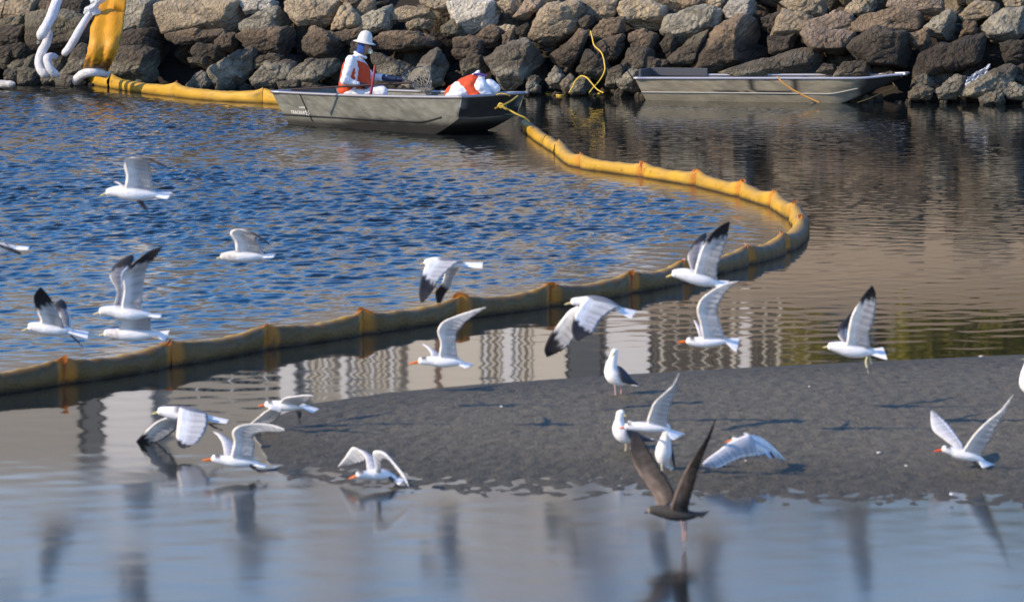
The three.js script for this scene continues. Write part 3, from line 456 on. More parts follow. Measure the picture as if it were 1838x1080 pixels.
// ------------------------------------------------------------------ skiffs
const font = await new FontLoader().loadAsync('fonts/droid/droid_sans_bold.typeface.json');
function makeSkiff(name, label, o) {
  const t = thing(name, label, 'boat', o.pos); t.rotation.y = -o.turn; t.rotation.x = o.roll || 0;
  const zc = -o.W / 2;
  const T = (a, s) => { const x = lerp(o.top[0], o.top[1], a); return V(x, o.sheer(a), zc + s * o.wt(a)); };
  const C = (a, s) => { const x = lerp(o.bot[0], o.bot[1], a); return V(x, o.keel(a), zc + s * o.wc(a)); };
  const side = (s, off = 0) => grid(48, 14, (a, b) => { const p = T(a, s).lerp(C(a, s), b); p.z += s * (off + 0.012 * Math.sin(b * Math.PI) + 0.009 * N3(a * 9, b * 2.4, s) + 0.004 * N3(a * 26, b * 5, s + 4)); return p; }, false, (a, b) => [a * 5, b * 0.7]);
  const bottom = grid(48, 6, (a, b) => { const p = C(a, 1).lerp(C(a, -1), b); p.y -= 0.03 * Math.sin(b * Math.PI); return p; }, false, (a, b) => [a * 5, b * 1.3]);
  const end = (a) => grid(8, 10, (u, v) => { const p = T(a, 1).lerp(T(a, -1), u), q = C(a, 1).lerp(C(a, -1), u); const w = p.lerp(q, v); w.x += (a ? 1 : -1) * 0.02 * Math.sin(u * Math.PI); return w; }, false, (u, v) => [u * 1.5, v * 0.7]);
  const hull = mergeGeometries([side(1), side(-1), bottom, end(0), end(1)]);
  setColors(hull, o.paint);
  const mat = std({ vertexColors: true, roughness: 0.78, metalness: 0.05, side: THREE.DoubleSide, bumpMap: grainBump, bumpScale: 0.008 });
  part('hull', hull, mat, t);
  const railM = std({ color: new THREE.Color().setRGB(...o.rail), roughness: 0.4, metalness: 0.4 });
  const loop = []; for (let i = 0; i <= 20; i++) loop.push(T(i / 20, 1)); for (let i = 0; i <= 4; i++) loop.push(T(1, 1).lerp(T(1, -1), i / 4)); for (let i = 20; i >= 0; i--) loop.push(T(i / 20, -1)); for (let i = 1; i < 4; i++) loop.push(T(0, -1).lerp(T(0, 1), i / 4));
  part('gunwale', tube(loop, 0.027, 220, 8, true), railM, t);
  const dk = std({ color: new THREE.Color().setRGB(...o.strake), roughness: 0.8, metalness: 0 });
  for (const s of [1, -1]) for (const b of o.strakes) { const l = []; for (let i = 0; i <= 24; i++) { const a = i / 24 * o.strakeEnd, p = T(a, s).lerp(C(a, s), b); p.z += s * 0.018; l.push(p); } part('strake', tube(l, 0.014, 90, 6), dk, t); }
  const inner = grid(20, 4, (a, b) => { const q = 0.02 + 0.9 * a, p = C(q, 0.94).lerp(C(q, -0.94), b); p.y += 0.05; return p; }); part('floor', inner, std({ color: new THREE.Color().setRGB(0.16, 0.155, 0.14), roughness: 0.8, side: THREE.DoubleSide }), t);
  for (const a of o.benches) { const p = T(a, 1), q = T(a, -1); part('bench', box(0.34, 0.28, Math.abs(p.z - q.z) - 0.40, p.x, p.y - 0.34, zc, 0.02), std({ color: new THREE.Color().setRGB(0.27, 0.27, 0.25), roughness: 0.55, metalness: 0.3 }), t); }
  if (o.seam) { const l = []; for (let i = 0; i <= 6; i++) { const p = T(o.seam, 1).lerp(C(o.seam + 0.004, 1), i / 6 * 0.74); p.z += 0.02; l.push(p); } part('seam', tube(l, 0.008, 20, 5), dk, t); }
  return { t, T, C, zc };
}
const skiffPos = ground(512, 224);
const skiff = makeSkiff('skiff', 'grey aluminium flat-bottomed skiff with two workers aboard', {
  pos: skiffPos, turn: 0.735, W: 1.64, top: [-0.36, 4.44], bot: [0.0, 4.30],
  sheer: (a) => 0.595 + 0.10 * a * a, wt: () => 0.82, keel: (a) => -0.09 + 0.40 * Math.pow(Math.max(0, (a - 0.77) / 0.23), 1.45), wc: (a) => 0.66 + 0.1 * Math.max(0, (a - 0.8) / 0.2), strakes: [0.60], strakeEnd: 0.9, rail: [0.30, 0.30, 0.32], strake: [0.012, 0.012, 0.014], benches: [0.22, 0.55, 0.9], seam: 0.155,
  paint: (x, y, z) => { const m = 0.85 + 0.45 * fbm(x * 1.5, y * 5, z * 2, 3), st = Math.max(0, N3(x * 3.2, y * 9, 4) - 0.25) * 1.6 + Math.max(0, N3(x * 9, y * 14, 7) - 0.4) * 1.5, low = 1 - sm(0.02, 0.17 + 0.06 * N3(x * 3, 1, 2), y), tar = 1 - sm(0.0, 0.1, y); let c = [0.195 * m, 0.200 * m, 0.168 * m].map((q) => q * (1 + 0.9 * fbm(x * 9, y * 12, z * 9, 3))); c = c.map((q, i) => lerp(q, [0.16, 0.15, 0.11][i] * m, Math.min(1, 0.55 * low + st))); const oily = sm(1.2, 2.6, x) * sm(0.30, 0.12, y); if (x > 4.31 && z < -0.03 && z > -1.6) return [0.022, 0.019, 0.015].map((q) => q * (1 + 1.6 * fbm(x * 4, y * 6, z * 5, 3)));  // bow panel near-black: shade of the face painted into the hull colour
    return c.map((q) => lerp(q, 0.005, Math.min(0.98, 0.85 * (1 - sm(0.05, 0.16 + 0.06 * N3(x * 5, 2, 1), y)) + 0.95 * (1 - sm(0.16, 0.27, y + 0.05 * N3(x * 4, 3, 2))) * sm(0.8, 2.2, x)))); },
});
{
  const lm = std({ color: new THREE.Color().setRGB(0.74, 0.73, 0.69), roughness: 0.7 });
  const put = (txt, size, a, b, nm) => {
    const g = new TextGeometry(txt, { font, size, depth: 0.003, curveSegments: 3 }); const m = part(nm, g, lm, skiff.t);
    const p = skiff.T(a, 1).lerp(skiff.C(a, 1), b), up = skiff.T(a, 1).sub(skiff.C(a, 1)).normalize(), x = skiff.T(a + 0.05, 1).lerp(skiff.C(a + 0.05, 1), b).sub(p).normalize(), n = x.clone().cross(up).normalize(); const y2 = n.clone().cross(x);
    m.matrixAutoUpdate = true; const mt = new THREE.Matrix4().makeBasis(x, y2, n); m.quaternion.setFromRotationMatrix(mt); m.position.copy(p).addScaledVector(n, 0.016);
  };
  put('TRACKER', 0.062, 0.052, 0.56, 'lettering'); put('15', 0.085, 0.132, 0.575, 'lettering'); put('TOPPER', 0.032, 0.115, 0.40, 'lettering');
  const bowEye = tube([V(4.42, 0.52, -1.12), V(4.47, 0.50, -1.12), V(4.47, 0.45, -1.12), V(4.41, 0.44, -1.12)], 0.008, 16, 6); part('bow_eye', bowEye, std({ color: 0x888a8c, roughness: 0.4, metalness: 0.6 }), skiff.t);
}
const skiff2 = makeSkiff('skiff', 'empty weathered aluminium skiff moored against the rocks', {
  pos: ground(1160, 180), turn: 0.255, W: 1.3, top: [-0.24, 5.28], bot: [0.0, 5.2],
  sheer: (a) => 0.455 + 0.075 * a + 0.06 * sm(0.84, 1, a), wt: (a) => 0.65 - 0.42 * Math.pow(Math.max(0, (a - 0.83) / 0.17), 1.1), keel: (a) => -0.06 + 0.60 * Math.pow(Math.max(0, (a - 0.74) / 0.26), 1.15), wc: (a) => 0.54 - 0.40 * Math.max(0, (a - 0.74) / 0.26), strakes: [0.56], strakeEnd: 0.84, rail: [0.48, 0.48, 0.53], strake: [0.42, 0.41, 0.36], benches: [0.3, 0.6], seam: 0,
  paint: (x, y, z) => { const m = 0.85 + 0.4 * fbm(x * 1.4, y * 5, z * 2, 3), drip = Math.max(0, N3(x * 7, y * 2.2, 3) - 0.1) * 1.2 + Math.max(0, fbm(x * 2, y * 3, 8, 3)) * 1.2, low = 1 - sm(0.02, 0.16, y); let c = [0.30 * m, 0.265 * m, 0.185 * m].map((q) => q * (1 + 0.8 * fbm(x * 9, y * 14, z * 9, 3))); c = c.map((q, i) => lerp(q, [0.27, 0.235, 0.155][i] * m, Math.min(1, 0.7 * low + drip))); const tar = sm(0.165, 0.185, y) * (1 - sm(0.235, 0.25 + 0.03 * N3(x * 6, 0.5, 1), y)) * sm(1.35, 1.5, x) * (1 - sm(3.1, 3.3, x)) * (Math.abs(x - 1.95) < 0.06 ? 0.2 : 1); return c.map((q) => lerp(q, 0.014, Math.max(1.0 * tar, 0.93 * sm(4.35, 4.45, x + (y - 0.25) * -0.35)))); },  // besides the tar, the bow end is darkened: its shade is painted in
});
{
  const p = box(1.25, 0.17, 0.05, 0.42, 0.53, skiff2.zc - 0.62, 0.01), q = box(0.05, 0.17, 1.0, -0.19, 0.53, skiff2.zc - 0.1, 0.01);
  part('splash_panel', mergeGeometries([p, q]), std({ color: new THREE.Color().setRGB(0.07, 0.075, 0.085), roughness: 0.6 }), skiff2.t);
}
// ------------------------------------------------------------------ ropes
{
  const yel = std({ color: new THREE.Color().setRGB(0.68, 0.46, 0.06), roughness: 0.75 }), org = std({ color: new THREE.Color().setRGB(0.42, 0.21, 0.04), roughness: 0.8 });
  const rope = (label, runs, mat, r) => { const t = thing('rope', label, 'rope'); for (const l of runs) part('strand', tube(l, r, 60, 6), mat, t); return t; };
  const c3 = (x, y, Z) => at(920 + x / 3.674, y / 3.674, Z);
  const flat = (x, y, w) => { const p = []; for (let i = 0; i <= 10; i++) { const a = i / 10 * 6.0; const q = ground(920 + (x + w * Math.cos(a)) / 3.674, (y + 6 * Math.sin(a)) / 3.674 + 0.4, 0.012); p.push(q); } return p; };
  rope('yellow rope dropping down the rocks and looping into the water between the skiffs', [
    [c3(515, 205, 65.4), c3(528, 255, 65.2), c3(540, 300, 64.9), c3(585, 345, 64.6), c3(607, 420, 64.0), c3(607, 470, 63.7), c3(575, 530, 63.5), c3(530, 580, 63.3), c3(506, 612, 63.2)],
    [c3(600, 612, 63.0), c3(560, 590, 63.1), c3(520, 545, 63.2), c3(490, 512, 63.3), c3(450, 502, 63.4), c3(418, 530, 63.4), c3(395, 575, 63.3), c3(373, 612, 63.2)],
    flat(236, 612, 18), flat(316, 621, 32), flat(545, 620, 40), flat(702, 616, 22), flat(830, 625, 18)], yel, 0.0155);
  const c2 = (x, y, Z) => at(480 + x / 3.674, y / 3.674, Z);
  rope('yellow mooring rope knotted on the manned skiff bow and running to the boom', [
    [c2(1650, 632, 54.2), c2(1610, 662, 53.8), c2(1575, 682, 53.5), c2(1540, 700, 53.3), c2(1500, 714, 53.2)],
    [c2(1530, 690, 53.25), c2(1555, 705, 53.2), c2(1590, 722, 53.15), c2(1640, 750, 53.1), c2(1700, 778, 53.1), c2(1725, 800, 53.15)],
    [c2(1520, 700, 53.2), c2(1535, 682, 53.1), c2(1555, 690, 53.1), c2(1540, 710, 53.1), c2(1525, 690, 53.1), c2(1560, 712, 53.1), c2(1575, 720, 53.1)]], yel, 0.016);
  rope('yellow rope end curling over the bow rail of the manned skiff', [[c2(1500, 628, 53.9), c2(1540, 616, 53.9), c2(1580, 624, 53.9), c2(1600, 632, 54)]], yel, 0.012);
  const c4 = (x, y, Z) => at(1338 + x / 3.674, y / 3.674, Z);
  rope('frayed orange rope hanging over the side of the empty skiff into the water', [[c4(215, 505, 62.35), c4(232, 528, 62.1), c4(290, 575, 61.95), c4(400, 635, 61.7), c4(490, 676, 61.5)]], org, 0.017);
  rope('dim yellow rope trailing along the bow of the empty skiff', [[c4(975, 545, 61.45), c4(985, 575, 61.3), c4(900, 612, 61.2), c4(820, 650, 61.1), c4(740, 676, 61.1)]], std({ color: new THREE.Color().setRGB(0.07, 0.05, 0.012), roughness: 0.8 }), 0.012);
}
// ------------------------------------------------------------------ people
function mc(bones, cell, k, wr = 0, seed = 1) {
  let lo = V(1e9, 1e9, 1e9), hi = V(-1e9, -1e9, -1e9);
  for (const b of bones) for (const q of [[b[0], b[1], b[2], b[3]], [b[4], b[5], b[6], b[7]]]) { lo.min(V(q[0] - q[3], q[1] - q[3], q[2] - q[3])); hi.max(V(q[0] + q[3], q[1] + q[3], q[2] + q[3])); }
  const c = lo.clone().add(hi).multiplyScalar(0.5), ext = Math.max(hi.x - lo.x, hi.y - lo.y, hi.z - lo.z) / 2 + 0.06, size = Math.min(150, Math.ceil(2 * ext / cell)), M = new MarchingCubes(size, std({}), false, false, 200000);
  M.isolation = 0; const hs = size / 2, P = V(0, 0, 0), A = V(0, 0, 0), B = V(0, 0, 0);
  for (let z = 0; z < size; z++) for (let y = 0; y < size; y++) for (let x = 0; x < size; x++) {
    P.set((x - hs) / hs * ext + c.x, (y - hs) / hs * ext + c.y, (z - hs) / hs * ext + c.z);
    let d = 1e3;
    for (const b of bones) {
      A.set(b[0], b[1], b[2]); B.set(b[4], b[5], b[6]).sub(A); const q = P.clone().sub(A), h = Math.min(1, Math.max(0, q.dot(B) / Math.max(1e-9, B.dot(B)))), r = lerp(b[3], b[7], h);
      const e = q.addScaledVector(B, -h); if (b[8]) e.z /= b[8]; const dd = e.length() - r;
      const hh = Math.max(k - Math.abs(d - dd), 0) / k; d = Math.min(d, dd) - hh * hh * k * 0.25;
    }
    if (wr) d += wr * (N3(P.x * 14 + seed, P.y * 10, P.z * 12) + 0.7 * N3(P.x * 5 + P.y * 26, P.y * 7 - P.x * 9, P.z * 16 + seed));
    M.field[x + size * y + size * size * z] = -d;
  }
  M.update(); const n = M.count, g = new THREE.BufferGeometry();
  const pos = Float32Array.from(M.positionArray.subarray(0, n * 3)), nor = Float32Array.from(M.normalArray.subarray(0, n * 3));
  for (let i = 0; i < n; i++) { pos[i * 3] = pos[i * 3] * ext + c.x; pos[i * 3 + 1] = pos[i * 3 + 1] * ext + c.y; pos[i * 3 + 2] = pos[i * 3 + 2] * ext + c.z; }
  g.setAttribute('position', new THREE.BufferAttribute(pos, 3)); 
  let m = mergeVertices(g, 1e-5); m.computeVertexNormals();
  const nn = m.attributes.normal, pp = m.attributes.position; let s = 0; for (let i = 0; i < pp.count; i++) s += nn.getX(i) * (pp.getX(i) - c.x) + nn.getY(i) * (pp.getY(i) - c.y) + nn.getZ(i) * (pp.getZ(i) - c.z);
  if (s < 0) { const ix = m.index.array; for (let i = 0; i < ix.length; i += 3) { const t = ix[i]; ix[i] = ix[i + 1]; ix[i + 1] = t; } m.computeVertexNormals(); }
  return m;
}
const suitM = std({ color: new THREE.Color().setRGB(0.82, 0.83, 0.86), roughness: 0.75 }), vestM = std({ color: new THREE.Color().setRGB(0.62, 0.066, 0.014), roughness: 0.75, bumpMap: grainBump, bumpScale: 0.004 }), skinM = std({ color: new THREE.Color().setRGB(0.36, 0.21, 0.14), roughness: 0.6 }), gloveM = std({ color: new THREE.Color().setRGB(0.018, 0.03, 0.075), roughness: 0.5 }), blackM = std({ color: new THREE.Color().setRGB(0.02, 0.02, 0.024), roughness: 0.7 });
function hand(w, dir, palmN, s = 1) {                              // five curled fingers round a bar
  const b = [], d = dir.clone().normalize(), n = palmN.clone().normalize(), c = d.clone().cross(n).normalize(), q = (p, r0, e, r1) => b.push([p.x, p.y, p.z, r0 * s, e.x, e.y, e.z, r1 * s]);
  const at3 = (a, u, v) => w.clone().addScaledVector(d, a * s).addScaledVector(c, u * s).addScaledVector(n, v * s);
  q(at3(-0.03, 0, 0), 0.034, at3(0.05, 0, 0), 0.036); q(at3(0.03, -0.025, 0), 0.022, at3(0.08, -0.03, 0), 0.016); q(at3(0.03, 0.025, 0), 0.022, at3(0.085, 0.028, 0), 0.016);
  [[-0.036, 0.028], [-0.012, 0.036], [0.012, 0.034], [0.034, 0.026]].forEach(([u, L]) => { q(at3(0.08, u, 0), 0.0105, at3(0.08 + L, u, 0.018), 0.0098); q(at3(0.08 + L, u, 0.018), 0.0098, at3(0.08 + L * 0.9, u, 0.05), 0.0092); q(at3(0.08 + L * 0.9, u, 0.05), 0.0092, at3(0.06 + L * 0.4, u, 0.062), 0.0085); });
  q(at3(0.02, 0.04, 0.01), 0.0125, at3(0.055, 0.056, 0.035), 0.0115); q(at3(0.055, 0.056, 0.035), 0.0115, at3(0.075, 0.03, 0.06), 0.010);
  return b;
}
{
  const t = thing('person', 'person in white coverall, orange vest and hard hat seated in the skiff with a net', 'person', at(640, 170, 55.55));
  const limbs = [
    [-0.15, 0.03, 0, 0.165, -0.06, 0.50, 0, 0.158, 1.18], [-0.09, 0.635, 0.15, 0.088, -0.0, 0.635, -0.16, 0.085], [-0.06, 0.52, 0, 0.15, 0.03, 0.66, 0, 0.10, 1.1],
    [-0.10, 0.62, 0.20, 0.090, -0.20, 0.28, 0.28, 0.073], [-0.20, 0.28, 0.28, 0.073, 0.02, 0.21, 0.25, 0.052],
    [0.03, 0.61, -0.20, 0.085, 0.26, 0.31, -0.22, 0.07], [0.26, 0.31, -0.22, 0.07, 0.53, 0.31, -0.13, 0.055],
    [-0.14, -0.02, 0.11, 0.12, 0.47, 0.06, 0.15, 0.095], [0.47, 0.06, 0.15, 0.095, 0.56, -0.40, 0.14, 0.07], [-0.14, -0.02, -0.11, 0.12, 0.42, 0.07, -0.14, 0.095], [0.42, 0.07, -0.14, 0.095, 0.52, -0.40, -0.14, 0.07]];
  const headB = [[0.04, 0.62, 0, 0.062, 0.11, 0.76, 0, 0.06], [0.135, 0.84, 0, 0.092, 0.155, 0.93, 0, 0.098, 0.84], [0.17, 0.79, 0, 0.062, 0.215, 0.785, 0, 0.045], [0.245, 0.855, 0, 0.018, 0.262, 0.835, 0, 0.017], [0.14, 0.865, 0.075, 0.022, 0.14, 0.85, 0.085, 0.016], [0.14, 0.865, -0.075, 0.022, 0.14, 0.85, -0.085, 0.016]];
  part('body', mc([...limbs.map((b) => { const q = b.slice(); q[3] *= 0.86; q[7] *= 0.86; return q; }), ...headB], 0.014, 0.03), skinM, t);
  part('coverall', mc(limbs, 0.012, 0.045, 0.010, 3), suitM, t);
  for (const s of [-1, 1]) part('eye', new THREE.SphereGeometry(0.012, 10, 8), blackM, t).position.set(0.236, 0.875, 0.036 * s);
  part('vest', mc([[-0.165, 0.10, 0, 0.175, -0.10, 0.48, 0, 0.168, 1.2], [0.10, 0.15, 0.07, 0.10, 0.11, 0.49, 0.06, 0.095], [0.10, 0.15, -0.08, 0.10, 0.11, 0.49, -0.06, 0.095], [0.17, 0.2, 0.07, 0.09, 0.17, 0.45, 0.06, 0.085], [-0.06, 0.64, 0.085, 0.06, 0.09, 0.52, 0.085, 0.06], [-0.06, 0.64, -0.085, 0.06, 0.09, 0.52, -0.085, 0.06]], 0.012, 0.04, 0.006, 5), vestM, t);
  const beltPts = []; for (let i = 0; i < 24; i++) { const a = i / 24 * 6.2832; beltPts.push(V(-0.05 + Math.cos(a) * 0.30, 0.18 + 0.03 * Math.cos(a), Math.sin(a) * 0.235)); } part('belt', tube(beltPts, 0.014, 60, 6, true), blackM, t);
  const collar = new THREE.TorusGeometry(0.105, 0.028, 8, 28); collar.rotateX(Math.PI / 2); collar.rotateZ(-0.45); collar.translate(0.07, 0.72, 0); part('collar', collar, suitM, t);
  const ban = grid(16, 26, (u, v) => { const a = 1.45 + v * 3.4, r = lerp(0.108, 0.138, u) + 0.008 * Math.sin(v * 17 + u * 4); return V(0.14 - 0.02 * u + Math.cos(a) * r, lerp(0.93, 0.755, u) + 0.012 * Math.sin(v * 12), Math.sin(a) * r * 0.95); });
  part('bandana', ban, std({ color: new THREE.Color().setRGB(0.010, 0.055, 0.25), roughness: 0.85, side: THREE.DoubleSide }), t);
  const hat = new THREE.LatheGeometry([[0.0, 0.175], [0.05, 0.171], [0.10, 0.145], [0.132, 0.095], [0.145, 0.03], [0.148, 0.008], [0.185, -0.006], [0.222, -0.022], [0.224, -0.030], [0.185, -0.014], [0.14, -0.006]].map(([a, b]) => new THREE.Vector2(a, b)), 40); 
  setColors(hat, (x, y, z) => { const m = 0.96 + 0.14 * fbm(x * 14, y * 14, z * 14, 3), sc = Math.max(0, N3(x * 30, y * 30, z * 30) - 0.5) * 1.2; return [0.74, 0.72, 0.66].map((q) => q * m * (1 - sc)); });
  const hm = part('hard_hat', hat, std({ vertexColors: true, roughness: 0.35, side: THREE.DoubleSide }), t); hm.position.set(0.15, 0.965, 0); hm.rotation.z = -0.20; hm.scale.set(0.94, 1.06, 0.88);
  part('hat_ridge', tube([V(-0.13, 0.06, 0), V(-0.09, 0.145, 0), V(0, 0.18, 0), V(0.09, 0.145, 0), V(0.13, 0.06, 0)], 0.012, 24, 6), std({ color: new THREE.Color().setRGB(0.72, 0.70, 0.65), roughness: 0.4 }), hm);
  const mask = mc([[0.235, 0.79, 0, 0.05, 0.262, 0.785, 0, 0.035], [0.24, 0.77, 0.05, 0.028, 0.26, 0.765, 0.062, 0.028], [0.24, 0.77, -0.05, 0.028, 0.26, 0.765, -0.062, 0.028]], 0.006, 0.02); part('respirator', mask, std({ color: new THREE.Color().setRGB(0.62, 0.60, 0.42), roughness: 0.6 }), t);
  part('glove', mc([[0.50, 0.305, -0.13, 0.062, 0.70, 0.285, -0.10, 0.05], ...hand(V(0.73, 0.28, -0.1), V(1, -0.12, 0.05), V(0, -1, 0.2), 1.1)], 0.006, 0.014), gloveM, t);
  part('glove', mc([[-0.01, 0.215, 0.25, 0.055, 0.05, 0.20, 0.23, 0.046], ...hand(V(0.08, 0.195, 0.22), V(1, -0.1, -0.2), V(0, -1, 0.2), 1.05)], 0.006, 0.014), gloveM, t);
  for (const s of [-1, 1]) part('boot', mc([[0.53, -0.36, 0.14 * s, 0.075, 0.54, -0.46, 0.14 * s, 0.07], [0.54, -0.46, 0.14 * s, 0.06, 0.70, -0.48, 0.14 * s, 0.05]], 0.012, 0.03), blackM, t);
}
{
  const t = thing('person', 'person in white coverall and orange vest bent double over the skiff bow', 'person', at(845, 172, 54.75));
  const limbs = [[-0.30, -0.10, 0, 0.20, -0.18, 0.06, 0, 0.20, 1.1], [-0.18, 0.06, 0, 0.20, 0.12, 0.19, 0, 0.17, 1.15], [0.16, 0.17, 0.16, 0.10, 0.16, 0.2, -0.16, 0.10],
    [0.18, 0.16, 0.18, 0.098, 0.31, 0.0, 0.16, 0.085], [0.31, 0.0, 0.16, 0.085, 0.25, -0.16, 0.06, 0.06], [0.2, 0.2, -0.18, 0.095, 0.40, 0.04, -0.2, 0.08], [0.40, 0.04, -0.2, 0.08, 0.34, -0.14, -0.14, 0.06],
    [-0.32, -0.12, 0.12, 0.14, -0.05, -0.28, 0.15, 0.11], [-0.05, -0.28, 0.15, 0.11, -0.40, -0.42, 0.15, 0.08], [-0.32, -0.12, -0.12, 0.14, -0.05, -0.28, -0.15, 0.11], [-0.05, -0.28, -0.15, 0.11, -0.40, -0.42, -0.15, 0.08]];
  const headB = [[0.2, 0.2, 0, 0.07, 0.32, 0.2, 0, 0.065], [0.36, 0.18, 0, 0.10, 0.41, 0.10, 0, 0.09, 0.85], [0.43, 0.13, 0, 0.02, 0.455, 0.09, 0, 0.015]];
  part('body', mc([...limbs.map((b) => { const q = b.slice(); q[3] *= 0.87; q[7] *= 0.87; return q; }), ...headB, ...hand(V(0.25, -0.19, 0.06), V(0.1, -1, 0), V(1, 0, 0)), ...hand(V(0.34, -0.17, -0.14), V(0.1, -1, 0), V(1, 0, 0))], 0.014, 0.03), skinM, t);
  part('coverall', mc(limbs, 0.012, 0.05, 0.011, 8), suitM, t);
  part('hood', mc([[0.33, 0.19, 0, 0.115, 0.42, 0.13, 0, 0.105, 0.9], [0.05, 0.33, -0.02, 0.06, 0.14, 0.43, -0.03, 0.028], [0.06, 0.32, -0.02, 0.07, 0.2, 0.33, -0.02, 0.05]], 0.01, 0.03, 0.007, 2), suitM, t);
  const vest = mc([[-0.30, 0.03, -0.06, 0.17, -0.10, 0.15, -0.03, 0.17, 1.2], [-0.10, 0.15, -0.01, 0.175, 0.03, 0.22, 0.0, 0.165, 1.25], [-0.02, 0.18, 0.12, 0.12, 0.10, 0.0, 0.19, 0.10], [0.10, 0.0, 0.19, 0.10, 0.16, -0.15, 0.17, 0.08]], 0.012, 0.03, 0.006, 4); part('vest', vest, vestM, t);
  const cb = []; for (let i = 0; i <= 10; i++) { const a = i / 10; cb.push(V(lerp(0.05, 0.29, a), 0.385 + 0.02 * Math.sin(a * 3) - 0.03 * a, 0.06)); } part('collar', tube(cb, 0.024, 24, 6), std({ color: new THREE.Color().setRGB(0.09, 0.045, 0.22), roughness: 0.7 }), t);
  for (const s of [-1, 1]) part('boot', mc([[-0.40, -0.40, 0.15 * s, 0.08, -0.42, -0.46, 0.15 * s, 0.07], [-0.42, -0.46, 0.15 * s, 0.06, -0.30, -0.47, 0.15 * s, 0.05]], 0.012, 0.03), blackM, t);
}
// landing net and paddle
{
  const t = thing('landing_net', 'long-poled landing net with a pale mesh bag held by the seated worker', 'net');
  const A = at(522, 160.5, 55.3), B = at(742, 148, 55.1);
  part('pole', tube([A, A.clone().lerp(B, 0.5), B], 0.018, 20, 8), std({ color: new THREE.Color().setRGB(0.07, 0.04, 0.028), roughness: 0.5 }), t);
  const H = [[742, 148], [722, 138], [731, 128], [757, 119], [770, 124], [772, 140], [762, 156]].map(([x, y], i) => at(x, y, 55.1 + [0, 0.1, 0.25, 0.3, 0.2, 0, -0.05][i]));
  const hoop = new THREE.CatmullRomCurve3(H, true); part('hoop', new THREE.TubeGeometry(hoop, 80, 0.012, 6, true), std({ color: 0x55565a, roughness: 0.4, metalness: 0.6 }), t);
  const strands = [], bot = at(775, 165, 55.1), NU = 26, NV = 9, P = (i, j) => { const a = (i + 0.5 * (j % 2)) / NU, p = hoop.getPoint(((a % 1) + 1) % 1), f = j / NV; const q = p.lerp(bot, f * 0.92); q.y -= 0.22 * f * (1 - f) * 1.6; q.z += 0.05 * N3(i * 0.7, j * 0.6, 2); q.x += 0.05 * N3(i * 0.6, j * 0.8, 5); return q; };
  const bar = (a, b) => { const d = b.clone().sub(a), L = d.length(), g = new THREE.CylinderGeometry(0.0048, 0.0048, L, 4, 1, true); g.applyQuaternion(new THREE.Quaternion().setFromUnitVectors(V(0, 1, 0), d.normalize())); g.translate((a.x + b.x) / 2, (a.y + b.y) / 2, (a.z + b.z) / 2); strands.push(g); };
  for (let j = 0; j < NV; j++) for (let i = 0; i < NU; i++) { const c = P(i, j); bar(c, P(j % 2 ? i : i - 1, j + 1)); bar(c, P(j % 2 ? i + 1 : i, j + 1)); }
  part('mesh_bag', mergeGeometries(strands), std({ color: new THREE.Color().setRGB(0.30, 0.285, 0.24), roughness: 0.7 }), t).userData.kind = 'stuff';
  const t2 = thing('paddle', 'red paddle shaft standing upright beside the seated worker', 'paddle');
  part('shaft', tube([at(673, 117, 55.05), at(669, 146, 55.0), at(664, 176, 55.0), at(662, 190, 55.05)], 0.024, 20, 10), std({ color: new THREE.Color().setRGB(0.28, 0.018, 0.03), roughness: 0.35 }), t2);
  const bl = box(0.15, 0.36, 0.02, 0, 0, 0, 0.008); const b = part('blade', bl, std({ color: new THREE.Color().setRGB(0.26, 0.018, 0.03), roughness: 0.4 }), t2); b.position.copy(at(661.5, 200, 55.05)); b.position.y = 0.33; 
}
// ------------------------------------------------------------------ birds
const featherM = std({ vertexColors: true, roughness: 0.8, bumpMap: grainBump, bumpScale: 0.003 });
const GREY = [0.185, 0.195, 0.225], WHITE = [0.90, 0.90, 0.895], BLACK = [0.018, 0.018, 0.024];
const mix3 = (a, b, t) => a.map((q, i) => lerp(q, b[i], t));
function wingTone(sp, side, u, v, tip) {
  const line = 1 - 0.30 * sm(0.25, 0.55, v) * Math.pow(Math.abs(Math.cos(Math.PI * 13 * u)), 8) - 0.10 * Math.pow(Math.abs(Math.sin(u * 23 + 1)), 4);
  let c;
  if (sp === 'juv') { const p = Math.max(0, 1 - Math.abs(v - 0.3) * 3.2) * (1 - sm(0.35, 0.6, u)); c = mix3([0.055, 0.045, 0.037], [0.24, 0.18, 0.14], side === 'u' ? p : p * 0.35); c = mix3(c, [0.26, 0.19, 0.15], side === 'u' ? (1 - sm(0.04, 0.14, v)) * (1 - sm(0.5, 0.75, u)) : 0); c = mix3(c, [0.022, 0.018, 0.016], sm(0.55, 0.8, u)); c = mix3(c, [0.03, 0.025, 0.022], sm(0.62, 0.72, v) * 0.8); const mt = 0.8 + 0.9 * fbm(u * 9, v * 5, 3, 3) + 0.2 * Math.sin(u * 31) * v; return c.map((q) => q * line * mt); }
  if (side === 'u') { c = mix3(WHITE, sp === 'tern' ? [0.60, 0.62, 0.66] : [0.46, 0.47, 0.50], sm(0.22, 0.6, v) * 0.95); }
  else { c = sp === 'tern' ? [0.46, 0.48, 0.53] : GREY; if (v > 0.88 || (v < 0.06)) c = WHITE; }
  if (tip === 2) return [0.05, 0.06, 0.085].map((q) => q * line * (v > 0.9 ? 3 : 1));
  if (sp === 'tern') { const k = sm(0.72, 0.98, u) * sm(0.25, 0.8, v + 0.2); c = mix3(c, [0.20, 0.21, 0.24], 0.55 * k); }
  else if (tip < 1) { const b = sm(tip, tip + 0.07, u + 0.16 * (1 - v) * (1 - v) - 0.03 * Math.sin(v * 22)); c = mix3(c, BLACK, b); if (side === 'o' && u > 0.955 && v > 0.4) c = mix3(c, WHITE, 0.8); }
  return c.map((q) => q * line);
}
